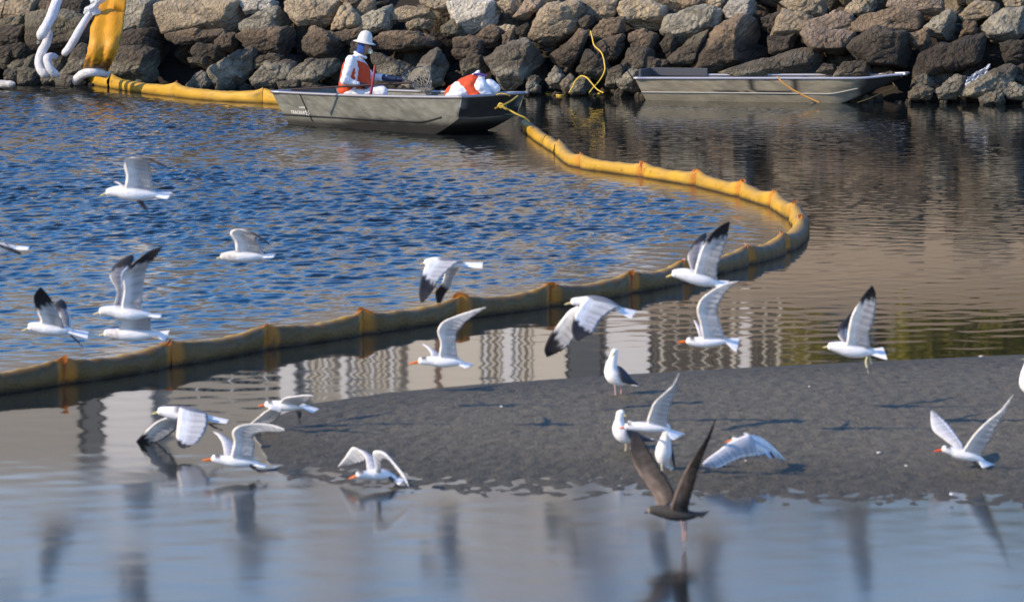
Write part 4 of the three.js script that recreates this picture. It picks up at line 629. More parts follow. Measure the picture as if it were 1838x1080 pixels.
function cat(arr, t) {                                            // Catmull-Rom through arrays of numbers
  const n = arr.length - 1, x = Math.min(n - 1e-6, Math.max(0, t * n)), i = Math.floor(x), f = x - i, p = (k) => arr[Math.min(n, Math.max(0, k))];
  return arr[0].map((_, q) => { const a = p(i - 1)[q], b = p(i)[q], c = p(i + 1)[q], d = p(i + 2)[q]; return 0.5 * (2 * b + (c - a) * f + (2 * a - 5 * b + 4 * c - d) * f * f + (3 * b - a - 3 * c + d) * f * f * f); });
}
function sheetWing(st, opt) {                                    // st: [lead x y z, trail x y z] stations from root to tip
  const NU = opt.nu || 96, NV = 9, pos = [], col = [], uv = [], idx = [];
  const ring = 2 * NV;
  let prevN = null;
  for (let i = 0; i <= NU; i++) {
    const u = i / NU, s = cat(st, u), s2 = cat(st, Math.min(1, u + 0.01)), s1 = cat(st, Math.max(0, u - 0.01));
    const L = V(s[0], s[1], s[2]), T = V(s[3], s[4], s[5]);
    const ch = T.clone().sub(L), c = ch.length();
    if (opt.scallop) { const ph = (u * 13) % 1; T.addScaledVector(ch, opt.scallop * (0.5 + 1.8 * u * u) * (ph - 0.5) * sm(0.02, 0.2, u)); }
    const span = V(s2[0] + s2[3] - s1[0] - s1[3], s2[1] + s2[4] - s1[1] - s1[4], s2[2] + s2[5] - s1[2] - s1[5]);
    let n = ch.clone().cross(span); if (n.lengthSq() < 1e-12) n = prevN ? prevN.clone() : V(0, 0, 1); n.normalize();
    if (prevN) { if (n.dot(prevN) < 0) n.negate(); if (n.dot(prevN) < 0.6) n.lerp(prevN, 0.7).normalize(); } else if (n.z < 0) n.negate();
    prevN = n.clone();
    const th = Math.min(opt.th * (1 - 0.6 * u), 0.16 * c + 0.001), dorsal = opt.face === 'o' ? 1 : -1;
    for (let j = 0; j < ring; j++) {
      const front = j < NV, v = front ? j / NV : 1 - (j - NV) / NV;
      const prof = th * (1.9 * Math.sqrt(v) * (1 - v) + 0.05), camber = 0.09 * c * Math.sin(Math.PI * Math.pow(v, 0.8)) * dorsal * (opt.camber ?? 1);
      const rip = 0.0016 * Math.sin(u * 92) * v * (opt.scallop ? 1 : 0);
      const p = L.clone().lerp(T, v).addScaledVector(n, camber + (front ? prof : -prof) + rip);
      pos.push(p.x, p.y, p.z); uv.push(u * 0.5, v * 0.2);
      const side = front ? opt.face : (opt.face === 'o' ? 'u' : 'o'); const k = opt.tone(side, u, v); col.push(k[0], k[1], k[2]);
    }
  }
  for (let i = 0; i < NU; i++) for (let j = 0; j < ring; j++) { const a = i * ring + j, b = i * ring + (j + 1) % ring; idx.push(a, a + ring, b, b, a + ring, b + ring); }
  for (const e of [0, NU]) for (let j = 1; j < ring - 1; j++) idx.push(e * ring, e * ring + j, e * ring + j + 1);
  const g = new THREE.BufferGeometry(); g.setAttribute('position', new THREE.Float32BufferAttribute(pos, 3)); g.setAttribute('uv', new THREE.Float32BufferAttribute(uv, 2)); g.setAttribute('color', new THREE.Float32BufferAttribute(col, 3)); g.setIndex(idx); g.computeVertexNormals(); return g;
}
function bird(B) {
  const [ox, oy, s] = B.o, Z = B.Z, k = s * 5500 / Z * 1.003, mid = B.axis[Math.floor(B.axis.length / 2)];
  const C = at(ox + mid[0] / s, oy + mid[1] / s, Z);
  const P = (x, y, z = 0) => at(ox + x / s, oy + y / s, Z - z).sub(C);
  const t = thing(B.sp === 'tern' ? 'tern' : 'gull', B.label, B.sp === 'tern' ? 'tern' : 'gull', C, B.group);
  const zs = B.zs || [0, 0];
  // body: rings along the axis from face to tail
  const ax = B.axis.map(([x, y, r], i) => { const p = P(x, y, lerp(zs[0], zs[1], i / (B.axis.length - 1))); return [p.x, p.y, p.z, r / k]; });
  const bt = P(...B.bill), h0 = V(ax[0][0], ax[0][1], ax[0][2]), bd = bt.clone().sub(h0).normalize(), hr = ax[0][3];
  const ext = (f, r) => { const q = h0.clone().addScaledVector(bd, hr * f); return [q.x, q.y, q.z, hr * r]; };
  const la = ax[ax.length - 1], lb = ax[ax.length - 2], td = V(la[0] - lb[0], la[1] - lb[1], la[2] - lb[2]).normalize();
  const pts = [ext(1.12, 0.16), ext(0.95, 0.42), ext(0.6, 0.78), ...ax, [la[0] + td.x * la[3] * 1.4, la[1] + td.y * la[3] * 1.4, la[2] + td.z * la[3] * 1.4, la[3] * 0.25]];
  const NA = 44, NR = 16;
  const spd = (a) => cat(pts, a);
  const body = grid(NA, NR, (a, b) => {
    const q = spd(a), q1 = spd(Math.max(0, a - 0.015)), q2 = spd(Math.min(1, a + 0.015)), d = V(q2[0] - q1[0], q2[1] - q1[1], q2[2] - q1[2]).normalize();
    const sd = V(0, 0, 1).addScaledVector(d, -d.z).normalize(), up = sd.clone().cross(d).multiplyScalar(-1), th = b * 2 * Math.PI, r = Math.max(0.001, q[3]) * (1 + 0.03 * N3(a * 22, th * 1.5, mid[0]));
    return V(q[0], q[1], q[2]).addScaledVector(sd, Math.cos(th) * r * 0.96).addScaledVector(up, Math.sin(th) * r);
  }, true, (a, b) => [a * 0.5, b * 0.3]);
  const nB = 4 / (pts.length - 1), nH = 3 / (pts.length - 1), headAt = V(ax[0][0], ax[0][1], ax[0][2]), upv = V(0, 1, 0);
  let vi = -1;
  setColors(body, (x, y, z, nx, ny, nz, i) => {
    const a = Math.floor(i / (NR + 1)) / NA; let c = B.sp === 'juv' ? [0.07, 0.06, 0.05] : WHITE;
    const ho = V(x, y, z).sub(headAt), along = ho.dot(bd) / hr;
    if (B.sp === 'juv') { c = mix3(c, [0.36, 0.31, 0.26], sm(0.4, 0.9, along) * (a < nH * 1.3 ? 1 : 0)); return c.map((q) => q * (0.85 + 0.4 * fbm(x * 60, y * 60, z * 60, 2))); }
    if (B.sp === 'tern' && a < nH * 1.6 && along < 0.25 && along > -1.15 && ny > 0.25) c = mix3(c, [0.05, 0.05, 0.055], 0.9 * sm(0.25, 0.45, ny) * sm(0.25, -0.1, along));
    if (B.streak && a < nB * 1.12) c = mix3(c, [0.42, 0.36, 0.28], B.streak * 1.3 * Math.max(0, 0.6 + fbm(x * 60, y * 60, z * 60, 2) * 1.5));
    const back = (B.back ?? 0.5) * sm(B.back === 1 ? 0.1 : 0.45, B.back === 1 ? 0.4 : 0.8, ny) * (B.group === SG ? sm(-0.2, 0.2, -nx * bd.x) : 1) * sm(nB * 1.0, nB * 1.15, a) * (1 - sm(0.86, 0.94, a));
    return mix3(c, B.sp === 'tern' ? [0.46, 0.48, 0.53] : B.group === SG ? [0.05, 0.06, 0.085] : GREY, Math.min(1, back));
  });
  const geos = [body], wt = (tip) => (side, u, v) => wingTone(B.sp, side, u, v, tip);
  const W = (w) => {
    const zr = w.z || [0.03, 0.22], n = w.st.length;
    const st = w.st.map((q, i) => { const z = lerp(zr[0], zr[1], n > 1 ? i / (n - 1) : 0), a = P(q[0], q[1], z), b = P(q[2], q[3], z + (w.tz || 0)); return [a.x, a.y, a.z, b.x, b.y, b.z]; });
    if (!w.free) { // let the root run into the body
      const q = st[0], m = V((q[0] + q[3]) / 2, (q[1] + q[4]) / 2, (q[2] + q[5]) / 2); let best = null, bd2 = 1e9; for (const p of ax) { const d = (p[0] - m.x) ** 2 + (p[1] - m.y) ** 2; if (d < bd2) { bd2 = d; best = p; } }
      const dv = V(best[0] - m.x, best[1] - m.y, 0).multiplyScalar(0.7); st.unshift([q[0] + dv.x, q[1] + dv.y, zr[0] * 0.3, q[3] + dv.x, q[4] + dv.y, zr[0] * 0.3]);
    }
    geos.push(sheetWing(st, { face: w.face, th: w.th || 0.016, scallop: w.scallop ?? 0.06, tone: wt(w.tip ?? B.tip ?? 0.72), camber: w.camber }));
  };
  (B.wings || []).forEach(W);
  if (B.wings && B.wings.length === 1 && !B.solo) { const w = B.wings[0], f = B.farShift || [14, -4, 0.94], r0 = w.st[0]; W({ ...w, z: [-(w.z ? w.z[0] : 0.03), -(w.z ? w.z[1] : 0.22)], face: w.face === 'o' ? 'u' : 'o', st: w.st.map((q, i) => { const g = i / (w.st.length - 1); return [r0[0] + (q[0] - r0[0]) * f[2] + f[0] * g, r0[1] + (q[1] - r0[1]) * f[2] + f[1] * g, r0[2] + (q[2] - r0[2]) * f[2] + f[0] * g, r0[3] + (q[3] - r0[3]) * f[2] + f[1] * g]; }) }); }
  if (B.tail) {
    const [t1, t2] = B.tail, sp = B.tailZ || [-0.06, 0.06], r = la[3] * 0.6, a0 = V(la[0] - td.x * 0.02, la[1] + r, la[2]), b0 = V(la[0] - td.x * 0.02, la[1] - r, la[2]);
    const e1 = P(t1[0], t1[1], sp[0]), e2 = P(t2[0], t2[1], sp[1]); const mk = (f) => { const a = a0.clone().lerp(e1, f), b = b0.clone().lerp(e2, f); a.z += -0.02 * (1 - f); b.z += 0.02 * (1 - f); return [a.x, a.y, a.z, b.x, b.y, b.z]; };
    geos.push(sheetWing([mk(0), mk(0.5), mk(0.9), mk(1)], { face: 'o', th: 0.006, scallop: 0, nu: 14, camber: 0.4, tone: (side, u, v) => B.sp === 'juv' ? [0.03, 0.026, 0.023] : B.sp === 'tern' ? mix3(WHITE, [0.6, 0.63, 0.68], 0.5 * u) : WHITE.map((q) => q * (1 - 0.06 * Math.abs(Math.sin(v * 19)))) }));
  }
  part('body', mergeGeometries(geos), featherM, t);
  // bill
  const bc = B.billCol || (B.sp === 'tern' ? [0.80, 0.165, 0.012] : B.sp === 'juv' ? [0.05, 0.04, 0.035] : [0.60, 0.50, 0.22]);
  const b0 = h0.clone().addScaledVector(bd, hr * 0.9), L = bt.clone().sub(b0).length(), br = hr * (B.sp === 'tern' ? 0.36 : 0.30);
  const bill = new THREE.LatheGeometry([[0.001, -0.1], [1, 0], [0.92, 0.35], [0.75, 0.65], [0.45, 0.88], [0.02, 1]].map(([a, b]) => new THREE.Vector2(a * br, b * L)), 12); bill.scale(1, 1, 0.7);
  const bm = part('bill', bill, std({ color: new THREE.Color().setRGB(...bc), roughness: 0.4 }), t); bm.position.copy(b0); bm.quaternion.setFromUnitVectors(V(0, 1, 0), bd);
  if (!B.noEye) for (const sgn of [1, -1]) { const up = V(0, 1, 0).addScaledVector(bd, -bd.y).normalize(); const e = h0.clone().addScaledVector(bd, hr * 0.42).addScaledVector(up, hr * 0.22); const sd = bd.clone().cross(up).normalize(); e.addScaledVector(sd, sgn * hr * 0.72); part('eye', new THREE.SphereGeometry(hr * 0.13, 8, 6), blackM, t).position.copy(e); }
  for (const l of B.legs || []) {
    const lp = l.p.map((q) => P(q[0], q[1], q[2] || 0)), mat = std({ color: new THREE.Color().setRGB(...(l.c || [0.03, 0.028, 0.028])), roughness: 0.6 });
    const gs = [tube(lp, l.r || 0.006, 20, 7)], e = lp[lp.length - 1], d = l.stand ? V(bd.x, 0, bd.z).normalize() : e.clone().sub(lp[lp.length - 2]).normalize();
    if (lp.length === 2 || !l.noFoot) { const fl = l.stand ? 0.05 : 0.045, sd = l.stand ? V(-d.z, 0, d.x) : V(0, 0, 1); const f = grid(5, 6, (a, b) => { const w = (b - 0.5) * 0.05 * (0.15 + a), p = e.clone().addScaledVector(d, a * fl * (1 - 0.25 * Math.abs(Math.sin((b - 0.5) * 6.28)) * a)).addScaledVector(sd, w); p.y += l.stand ? 0.004 * (1 - a) : 0; return p; }); const f2 = f.clone(); f2.translate(0, -0.004, 0); gs.push(f, f2); }
    part('leg', mergeGeometries(gs), Object.assign(mat, { side: THREE.DoubleSide }), t);
  }
  return t;
}
const A_ = [0, 260, 3.674], B_ = [0, 480, 3.674], C_ = [350, 380, 3.342], D_ = [700, 480, 3.674], E_ = [1100, 380, 3.342], F_ = [200, 660, 3.225], G_ = [1020, 600, 4.155], H_ = [1020, 740, 4.155], I_ = [1438, 600, 4.595];
const SG = 'gulls standing on the mud bar', FG = 'gulls flying low over the boom and mud bar', FT = 'orange-billed terns flying low over the water and mud bar';
bird({ o: A_, Z: 23.2, sp: 'gull', group: FG, label: 'white gull flying highest over the blue water, dark foot hanging and raised wing swept back', bill: [655, 337], axis: [[722, 310, 27], [770, 308, 38], [830, 313, 50], [900, 322, 50], [975, 325, 36], [1030, 326, 20]], tail: [[1138, 312], [1100, 358]], tip: 0.78,
  wings: [{ face: 'u', z: [0.04, 0.30], st: [[812, 285, 1008, 290], [828, 210, 998, 215], [812, 130, 990, 160], [828, 90, 985, 128], [930, 84, 1000, 118], [1040, 112, 1050, 134], [1115, 150, 1116, 154]] }, { face: 'o', z: [-0.05, -0.25], tip: 0.95, st: [[800, 278, 850, 288], [772, 250, 810, 268], [738, 236, 748, 246]] }],
  legs: [{ p: [[905, 368, 0.03], [930, 395, 0.03], [955, 420, 0.03]], r: 0.011 }, { p: [[925, 365, -0.03], [945, 395, -0.03], [962, 428, -0.03]], r: 0.01 }] });
bird({ o: A_, Z: 24.5, sp: 'gull', group: FG, streak: 0.6, label: 'gull with a streaked brownish head and one raised wing, alone over the blue water', bill: [1424, 750], axis: [[1478, 735, 27], [1530, 735, 38], [1600, 733, 42], [1680, 733, 33], [1740, 733, 16]], tail: [[1818, 722], [1800, 742]], tip: 0.8,
  wings: [{ face: 'u', z: [0.04, 0.25], st: [[1552, 702, 1728, 706], [1545, 640, 1718, 662], [1512, 578, 1692, 640], [1558, 554, 1690, 618], [1640, 574, 1702, 606], [1712, 612, 1736, 636], [1772, 657, 1775, 662]] }] });
bird({ o: A_, Z: 23.6, sp: 'gull', group: FG, label: 'gull cut off by the view edge, only tail and dark wing tip showing', bill: [-240, 700], noEye: true, axis: [[-180, 690, 27], [-120, 685, 38], [-50, 685, 50], [20, 684, 36], [80, 676, 18]], tail: [[192, 672], [178, 694]], tip: 0.45,
  wings: [{ face: 'o', z: [0.05, 0.2], st: [[-90, 645, 30, 645], [-50, 640, 60, 670], [10, 668, 90, 690], [75, 700, 112, 708], [135, 729, 138, 731]] }] });
bird({ o: B_, Z: 22.8, sp: 'gull', group: FG, streak: 0.3, label: 'gull with both black-tipped wings straight up, just above another gull near the boom', bill: [610, 312], axis: [[680, 288, 31], [740, 290, 40], [800, 300, 48], [870, 306, 50], [940, 308, 32], [985, 310, 16]], tail: [[1065, 308], [1055, 332]], tip: 0.66,
  wings: [{ face: 'u', z: [0.05, 0.34], st: [[798, 242, 934, 242], [812, 150, 944, 110], [803, 62, 958, 28], [830, 18, 972, -6], [900, -50, 1002, -42], [982, -110, 1036, -86], [1067, -140, 1069, -135]] }, { face: 'o', z: [-0.05, -0.34], tip: 0.66, st: [[752, 236, 800, 236], [765, 150, 806, 130], [722, 65, 812, 48], [735, 8, 842, 8], [790, -48, 872, -36], [880, -93, 884, -82]] }] });
bird({ o: B_, Z: 23.2, sp: 'gull', group: FG, label: 'gull with dark-tipped wings up and one dark foot trailing, in front of the paired gulls', bill: [138, 420], axis: [[212, 391, 31], [265, 398, 38], [320, 405, 43], [390, 412, 37], [450, 410, 20]], tail: [[582, 425], [572, 470]], tip: 0.46,
  wings: [{ face: 'u', z: [0.05, 0.3], st: [[262, 347, 418, 386], [240, 290, 392, 320], [222, 235, 352, 240], [219, 188, 318, 186], [238, 153, 292, 155], [264, 127, 268, 131]] }, { face: 'o', z: [-0.05, -0.3], tip: 0.55, st: [[400, 362, 466, 386], [385, 310, 466, 330], [360, 255, 440, 282], [364, 230, 436, 246], [404, 207, 412, 211]] }],
  legs: [{ p: [[462, 445, 0.02], [495, 475, 0.02], [520, 500, 0.02]], r: 0.008 }] });
bird({ o: B_, Z: 24.2, sp: 'gull', group: FG, streak: 0.5, label: 'gull flying tucked beneath the gull with straight-up wings, over the boom', bill: [648, 450], axis: [[712, 434, 31], [760, 440, 38], [830, 440, 46], [910, 444, 44], [985, 440, 32], [1040, 440, 24]], tail: [[1118, 412], [1085, 488]], tip: 0.9,
  wings: [{ face: 'u', z: [0.04, 0.22], st: [[783, 402, 990, 402], [798, 358, 988, 362], [812, 322, 980, 332], [840, 292, 964, 302], [880, 282, 942, 290]] }], legs: [{ p: [[1000, 462, 0.03], [1040, 470, 0.03], [1072, 476, 0.03]], c: [0.4, 0.31, 0.2], r: 0.008 }] });
bird({ o: C_, Z: 23.6, sp: 'gull', group: FG, label: 'grey-backed gull with wings beating down to black tips above the middle of the near boom', bill: [1348, 314], axis: [[1396, 303, 22], [1440, 302, 31], [1500, 307, 34], [1560, 312, 27], [1606, 313, 15]], tail: [[1727, 303], [1722, 342]], tip: 0.55, back: 1,
  wings: [{ face: 'o', z: [0.05, 0.3], st: [[1402, 282, 1590, 294], [1378, 330, 1524, 345], [1358, 385, 1468, 402], [1349, 430, 1428, 466], [1342, 492, 1410, 496], [1352, 542, 1370, 542]] }, { face: 'u', z: [-0.05, -0.28], tip: 0.6, st: [[1500, 342, 1578, 345], [1490, 400, 1548, 402], [1464, 450, 1530, 452], [1440, 482, 1500, 492], [1450, 547, 1476, 547]] }] });
bird({ o: E_, Z: 23.4, sp: 'gull', group: FG, label: 'white gull with yellow bill and both wings up, passing the boom near its bend', bill: [318, 393], billCol: [0.68, 0.5, 0.12], axis: [[382, 370, 27], [435, 377, 39], [500, 394, 45], [560, 410, 41], [615, 426, 24]], tail: [[702, 414], [660, 458]], tip: 0.62,
  wings: [{ face: 'u', z: [0.05, 0.34], st: [[490, 362, 626, 396], [505, 300, 628, 330], [530, 225, 656, 260], [560, 173, 678, 190], [600, 122, 692, 125], [650, 80, 700, 85], [701, 56, 704, 60]] }, { face: 'o', z: [-0.05, -0.34], tip: 0.55, st: [[468, 340, 502, 336], [450, 265, 532, 240], [480, 193, 552, 180], [520, 148, 562, 155], [556, 125, 566, 140]] }], legs: [{ p: [[600, 450, 0.02], [602, 462, 0.02], [603, 472, 0.02]], c: [0.5, 0.4, 0.25], noFoot: true }] });
bird({ o: E_, Z: 22.6, sp: 'tern', group: FT, label: 'tern with one long white wing raised, right below the gull by the boom bend', bill: [385, 784], axis: [[466, 776, 25], [510, 781, 31], [570, 781, 34], [640, 776, 27], [690, 771, 16]], tail: [[762, 754], [742, 846]],
  wings: [{ face: 'u', z: [0.04, 0.32], st: [[538, 750, 674, 750], [522, 670, 648, 682], [504, 590, 626, 602], [528, 524, 642, 547], [600, 468, 674, 490], [680, 428, 714, 448], [750, 416, 752, 420]] }, { face: 'o', z: [-0.05, -0.3], st: [[518, 748, 545, 748], [505, 700, 546, 715], [486, 650, 502, 664]] }] });
bird({ o: D_, Z: 22.8, sp: 'gull', group: FG, label: 'large grey-winged gull beating its wings down in front of the boom', bill: [1148, 245], axis: [[1220, 225, 27], [1280, 226, 36], [1350, 226, 42], [1430, 242, 38], [1505, 268, 20]], tail: [[1628, 284], [1590, 342]], tip: 0.6, back: 1,
  wings: [{ face: 'o', z: [0.05, 0.3], st: [[1292, 196, 1502, 266], [1240, 270, 1402, 332], [1214, 330, 1362, 392], [1200, 380, 1332, 437], [1200, 430, 1290, 452], [1226, 482, 1246, 486]] }, { face: 'u', z: [-0.04, -0.3], tip: 0.66, st: [[1235, 252, 1262, 330], [1180, 285, 1232, 390], [1110, 370, 1212, 470], [1050, 455, 1162, 530], [1018, 540, 1096, 566], [1034, 590, 1052, 586]] }] });
bird({ o: D_, Z: 22.9, sp: 'tern', group: FT, label: 'tern with its long wing swept back across the boom, over pale reflections', bill: [120, 638], axis: [[213, 616, 27], [270, 616, 31], [340, 621, 39], [410, 621, 35], [465, 626, 20]], tail: [[558, 638], [502, 668]],
  wings: [{ face: 'u', z: [0.04, 0.32], st: [[322, 577, 446, 582], [331, 500, 434, 500], [311, 420, 441, 430], [344, 360, 472, 396], [430, 320, 502, 356], [540, 283, 572, 305], [633, 260, 636, 264]] }, { face: 'o', z: [-0.05, -0.25], st: [[270, 574, 322, 572], [244, 530, 290, 546], [212, 505, 230, 516]] }] });
bird({ o: E_, Z: 23.0, sp: 'gull', group: FG, label: 'gull with pale legs dangling and one black-tipped wing up, over the green reflection', bill: [1260, 814], axis: [[1318, 808, 27], [1370, 816, 39], [1430, 830, 45], [1500, 836, 40], [1555, 840, 22]], tail: [[1622, 812], [1652, 892]], tip: 0.68,
  wings: [{ face: 'u', z: [0.05, 0.34], st: [[1400, 787, 1546, 812], [1412, 710, 1538, 740], [1430, 630, 1562, 670], [1465, 558, 1577, 600], [1505, 498, 1582, 530], [1535, 463, 1577, 480], [1556, 441, 1563, 446]] }, { face: 'o', z: [-0.05, -0.32], tip: 0.5, st: [[1378, 782, 1412, 780], [1350, 735, 1402, 740], [1360, 680, 1412, 690], [1400, 640, 1426, 650], [1440, 590, 1450, 600]] }],
  legs: [{ p: [[1528, 868, 0.03], [1522, 905, 0.03], [1528, 935, 0.03]], c: [0.6, 0.55, 0.34], r: 0.009 }, { p: [[1540, 868, -0.03], [1548, 895, -0.03], [1554, 912, -0.03]], c: [0.6, 0.55, 0.34], r: 0.009 }] });
bird({ o: F_, Z: 22.4, sp: 'gull', group: FG, label: 'grey-backed gull gliding with drooped wings over the grey water short of the bar tip', bill: [230, 268], axis: [[292, 251, 27], [345, 260, 38], [410, 266, 46], [480, 276, 43], [545, 286, 24]], tail: [[678, 300], [662, 324]], tip: 0.76, back: 1, billCol: [0.62, 0.56, 0.2],
  wings: [{ face: 'o', z: [0.06, 0.34], st: [[392, 232, 552, 268], [380, 310, 556, 322], [374, 370, 528, 392], [374, 410, 492, 432], [384, 452, 462, 447], [420, 462, 442, 460]] }, { face: 'u', z: [-0.04, -0.42], tip: 0.72, st: [[315, 284, 376, 310], [250, 315, 372, 356], [190, 370, 302, 410], [140, 425, 222, 446], [84, 490, 96, 486]] }],
  legs: [{ p: [[565, 325, 0.02], [590, 342, 0.02], [612, 350, 0.02]], r: 0.008 }] });
bird({ o: F_, Z: 23.0, sp: 'tern', group: FT, label: 'tern with half-folded wings crossing the tip of the mud bar, dark feet hanging', bill: [846, 221], axis: [[908, 213, 23], [950, 216, 27], [1010, 221, 31], [1065, 222, 24], [1110, 218, 13]], tail: [[1205, 238], [1165, 262]],
  wings: [{ face: 'u', z: [0.05, 0.3], st: [[975, 196, 1092, 216], [995, 176, 1110, 206], [1055, 165, 1130, 198], [1110, 157, 1150, 182], [1165, 158, 1172, 166]] }, { face: 'u', z: [0.06, -0.35], st: [[910, 236, 982, 260], [880, 256, 960, 296], [848, 284, 920, 320], [798, 325, 815, 332]] }],
  legs: [{ p: [[1072, 250, 0.02], [1080, 275, 0.02], [1085, 295, 0.02]], r: 0.009 }, { p: [[1088, 250, -0.02], [1092, 270, -0.02], [1090, 290, -0.02]], r: 0.009 }] });
bird({ o: F_, Z: 21.3, sp: 'tern', group: FT, label: 'tern skimming the pale water at the tip of the mud bar, wings arched back', bill: [520, 537], axis: [[602, 526, 25], [650, 535, 29], [710, 541, 36], [780, 546, 29], [832, 552, 16]], tail: [[908, 568], [885, 578]],
  wings: [{ face: 'u', z: [0.05, 0.34], st: [[690, 507, 822, 517], [705, 430, 828, 450], [697, 370, 818, 402], [740, 333, 852, 380], [830, 322, 912, 372], [920, 328, 962, 373], [998, 352, 998, 366]] }, { face: 'o', z: [-0.05, -0.3], st: [[650, 512, 702, 500], [640, 440, 702, 442], [614, 393, 662, 402], [587, 372, 602, 374]] }],
  legs: [{ p: [[800, 560, 0.02], [820, 572, 0.02], [835, 580, 0.02]], r: 0.01 }, { p: [[790, 562, -0.02], [815, 576, -0.02], [828, 584, -0.02]], r: 0.01 }] });
bird({ o: F_, Z: 20.9, sp: 'tern', group: FT, label: 'tern with both wings arched like a bow, landing at the mud bar edge', bill: [1368, 643], axis: [[1438, 617, 22], [1480, 620, 27], [1530, 616, 36], [1590, 622, 29], [1640, 640, 15]], tail: [[1705, 648], [1665, 678]], zs: [0.04, -0.06],
  wings: [{ face: 'u', z: [0.05, 0.38], th: 0.02, st: [[1530, 580, 1562, 592], [1514, 488, 1562, 540], [1570, 488, 1602, 534], [1640, 556, 1652, 594], [1690, 618, 1688, 644], [1721, 683, 1716, 686]] }, { face: 'o', z: [-0.05, -0.38], st: [[1480, 602, 1542, 582], [1470, 530, 1522, 530], [1440, 488, 1492, 502], [1394, 460, 1462, 542], [1350, 518, 1412, 557], [1310, 571, 1330, 573]] }],
  legs: [{ p: [[1605, 632, 0.02], [1622, 652, 0.02], [1632, 664, 0.02]], r: 0.009 }, { p: [[1612, 630, -0.02], [1630, 648, -0.02], [1638, 658, -0.02]], r: 0.009 }] });
bird({ o: G_, Z: 21.2, sp: 'tern', group: FT, label: 'tern with one wing up, its orange bill against the breast of a standing gull', bill: [378, 702], axis: [[448, 687, 27], [520, 687, 36], [600, 692, 40], [680, 697, 33], [742, 707, 18]], tail: [[872, 741], [782, 792]],
  wings: [{ face: 'u', z: [0.04, 0.34], st: [[588, 642, 738, 667], [610, 575, 748, 592], [640, 508, 766, 522], [710, 443, 792, 442], [780, 378, 814, 376], [828, 283, 830, 290]] }, { face: 'o', z: [-0.05, -0.2], st: [[470, 672, 502, 668], [452, 656, 488, 652], [440, 648, 452, 648]] }] });
bird({ o: H_, Z: 18.9, sp: 'juv', label: 'dark brown young gull with wings raised in a tall V over the shallows', bill: [566, 751], axis: [[628, 728, 34], [690, 736, 46], [770, 750, 56], [850, 764, 50], [920, 765, 33], [965, 760, 20]], tail: [[1058, 733], [1002, 787]],
  wings: [{ face: 'u', z: [-0.06, -0.42], st: [[662, 682, 792, 612], [598, 560, 742, 500], [518, 440, 662, 380], [468, 320, 602, 280], [464, 218, 562, 210], [490, 146, 512, 150]] }, { face: 'u', z: [0.06, 0.42], st: [[770, 692, 898, 702], [828, 530, 928, 590], [888, 410, 968, 440], [954, 305, 1006, 330], [1030, 188, 1062, 190], [1101, 38, 1105, 44]] }],
  legs: [{ p: [[842, 805, 0.03], [858, 870, 0.03], [856, 925, 0.03], [858, 960, 0.03]], c: [0.42, 0.26, 0.22], r: 0.006 }, { p: [[878, 800, -0.03], [880, 870, -0.03], [872, 930, -0.03], [872, 955, -0.03]], c: [0.42, 0.26, 0.22], r: 0.006 }] });
bird({ o: G_, Z: 21.4, sp: 'tern', group: FT, label: 'tern with both pale wings spread downward over the mud, orange bill half hidden', bill: [1165, 806], axis: [[1250, 778, 23], [1300, 792, 32], [1370, 820, 42], [1430, 850, 32], [1475, 872, 16]], tail: [[1545, 905], [1515, 930]], back: 1, zs: [0.1, -0.1],
  wings: [{ face: 'o', z: [0.10, 0.30], st: [[1330, 748, 1390, 912], [1210, 798, 1292, 928], [1118, 868, 1202, 962], [1048, 918, 1122, 998], [1000, 965, 1020, 987]] }, { face: 'o', z: [0.06, -0.3], st: [[1310, 742, 1375, 925], [1400, 752, 1450, 905], [1470, 785, 1500, 895], [1550, 855, 1552, 925], [1622, 936, 1602, 946]] }],
  legs: [{ p: [[1505, 880, 0.1], [1525, 905, 0.1], [1535, 920, 0.1]], r: 0.01 }] });
bird({ o: I_, Z: 21.5, sp: 'tern', group: FT, label: 'tern with red-orange bill and wings in a wide V, low over the mud', bill: [1098, 964], billCol: [0.8, 0.1, 0.01], axis: [[1198, 947, 33], [1250, 965, 36], [1310, 985, 46], [1400, 1002, 45], [1485, 1032, 24]], tail: [[1605, 1075], [1500, 1105]],
  wings: [{ face: 'o', z: [-0.05, -0.36], st: [[1265, 937, 1332, 905], [1184, 870, 1282, 830], [1098, 800, 1232, 760], [1073, 720, 1162, 690], [1074, 633, 1096, 630]] }, { face: 'u', z: [0.05, 0.4], st: [[1350, 937, 1504, 962], [1430, 822, 1572, 852], [1540, 712, 1628, 742], [1650, 622, 1692, 640], [1752, 495, 1754, 502]] }],
  legs: [{ p: [[1430, 1050, 0.02], [1455, 1085, 0.02], [1470, 1100, 0.02]], r: 0.01 }] });
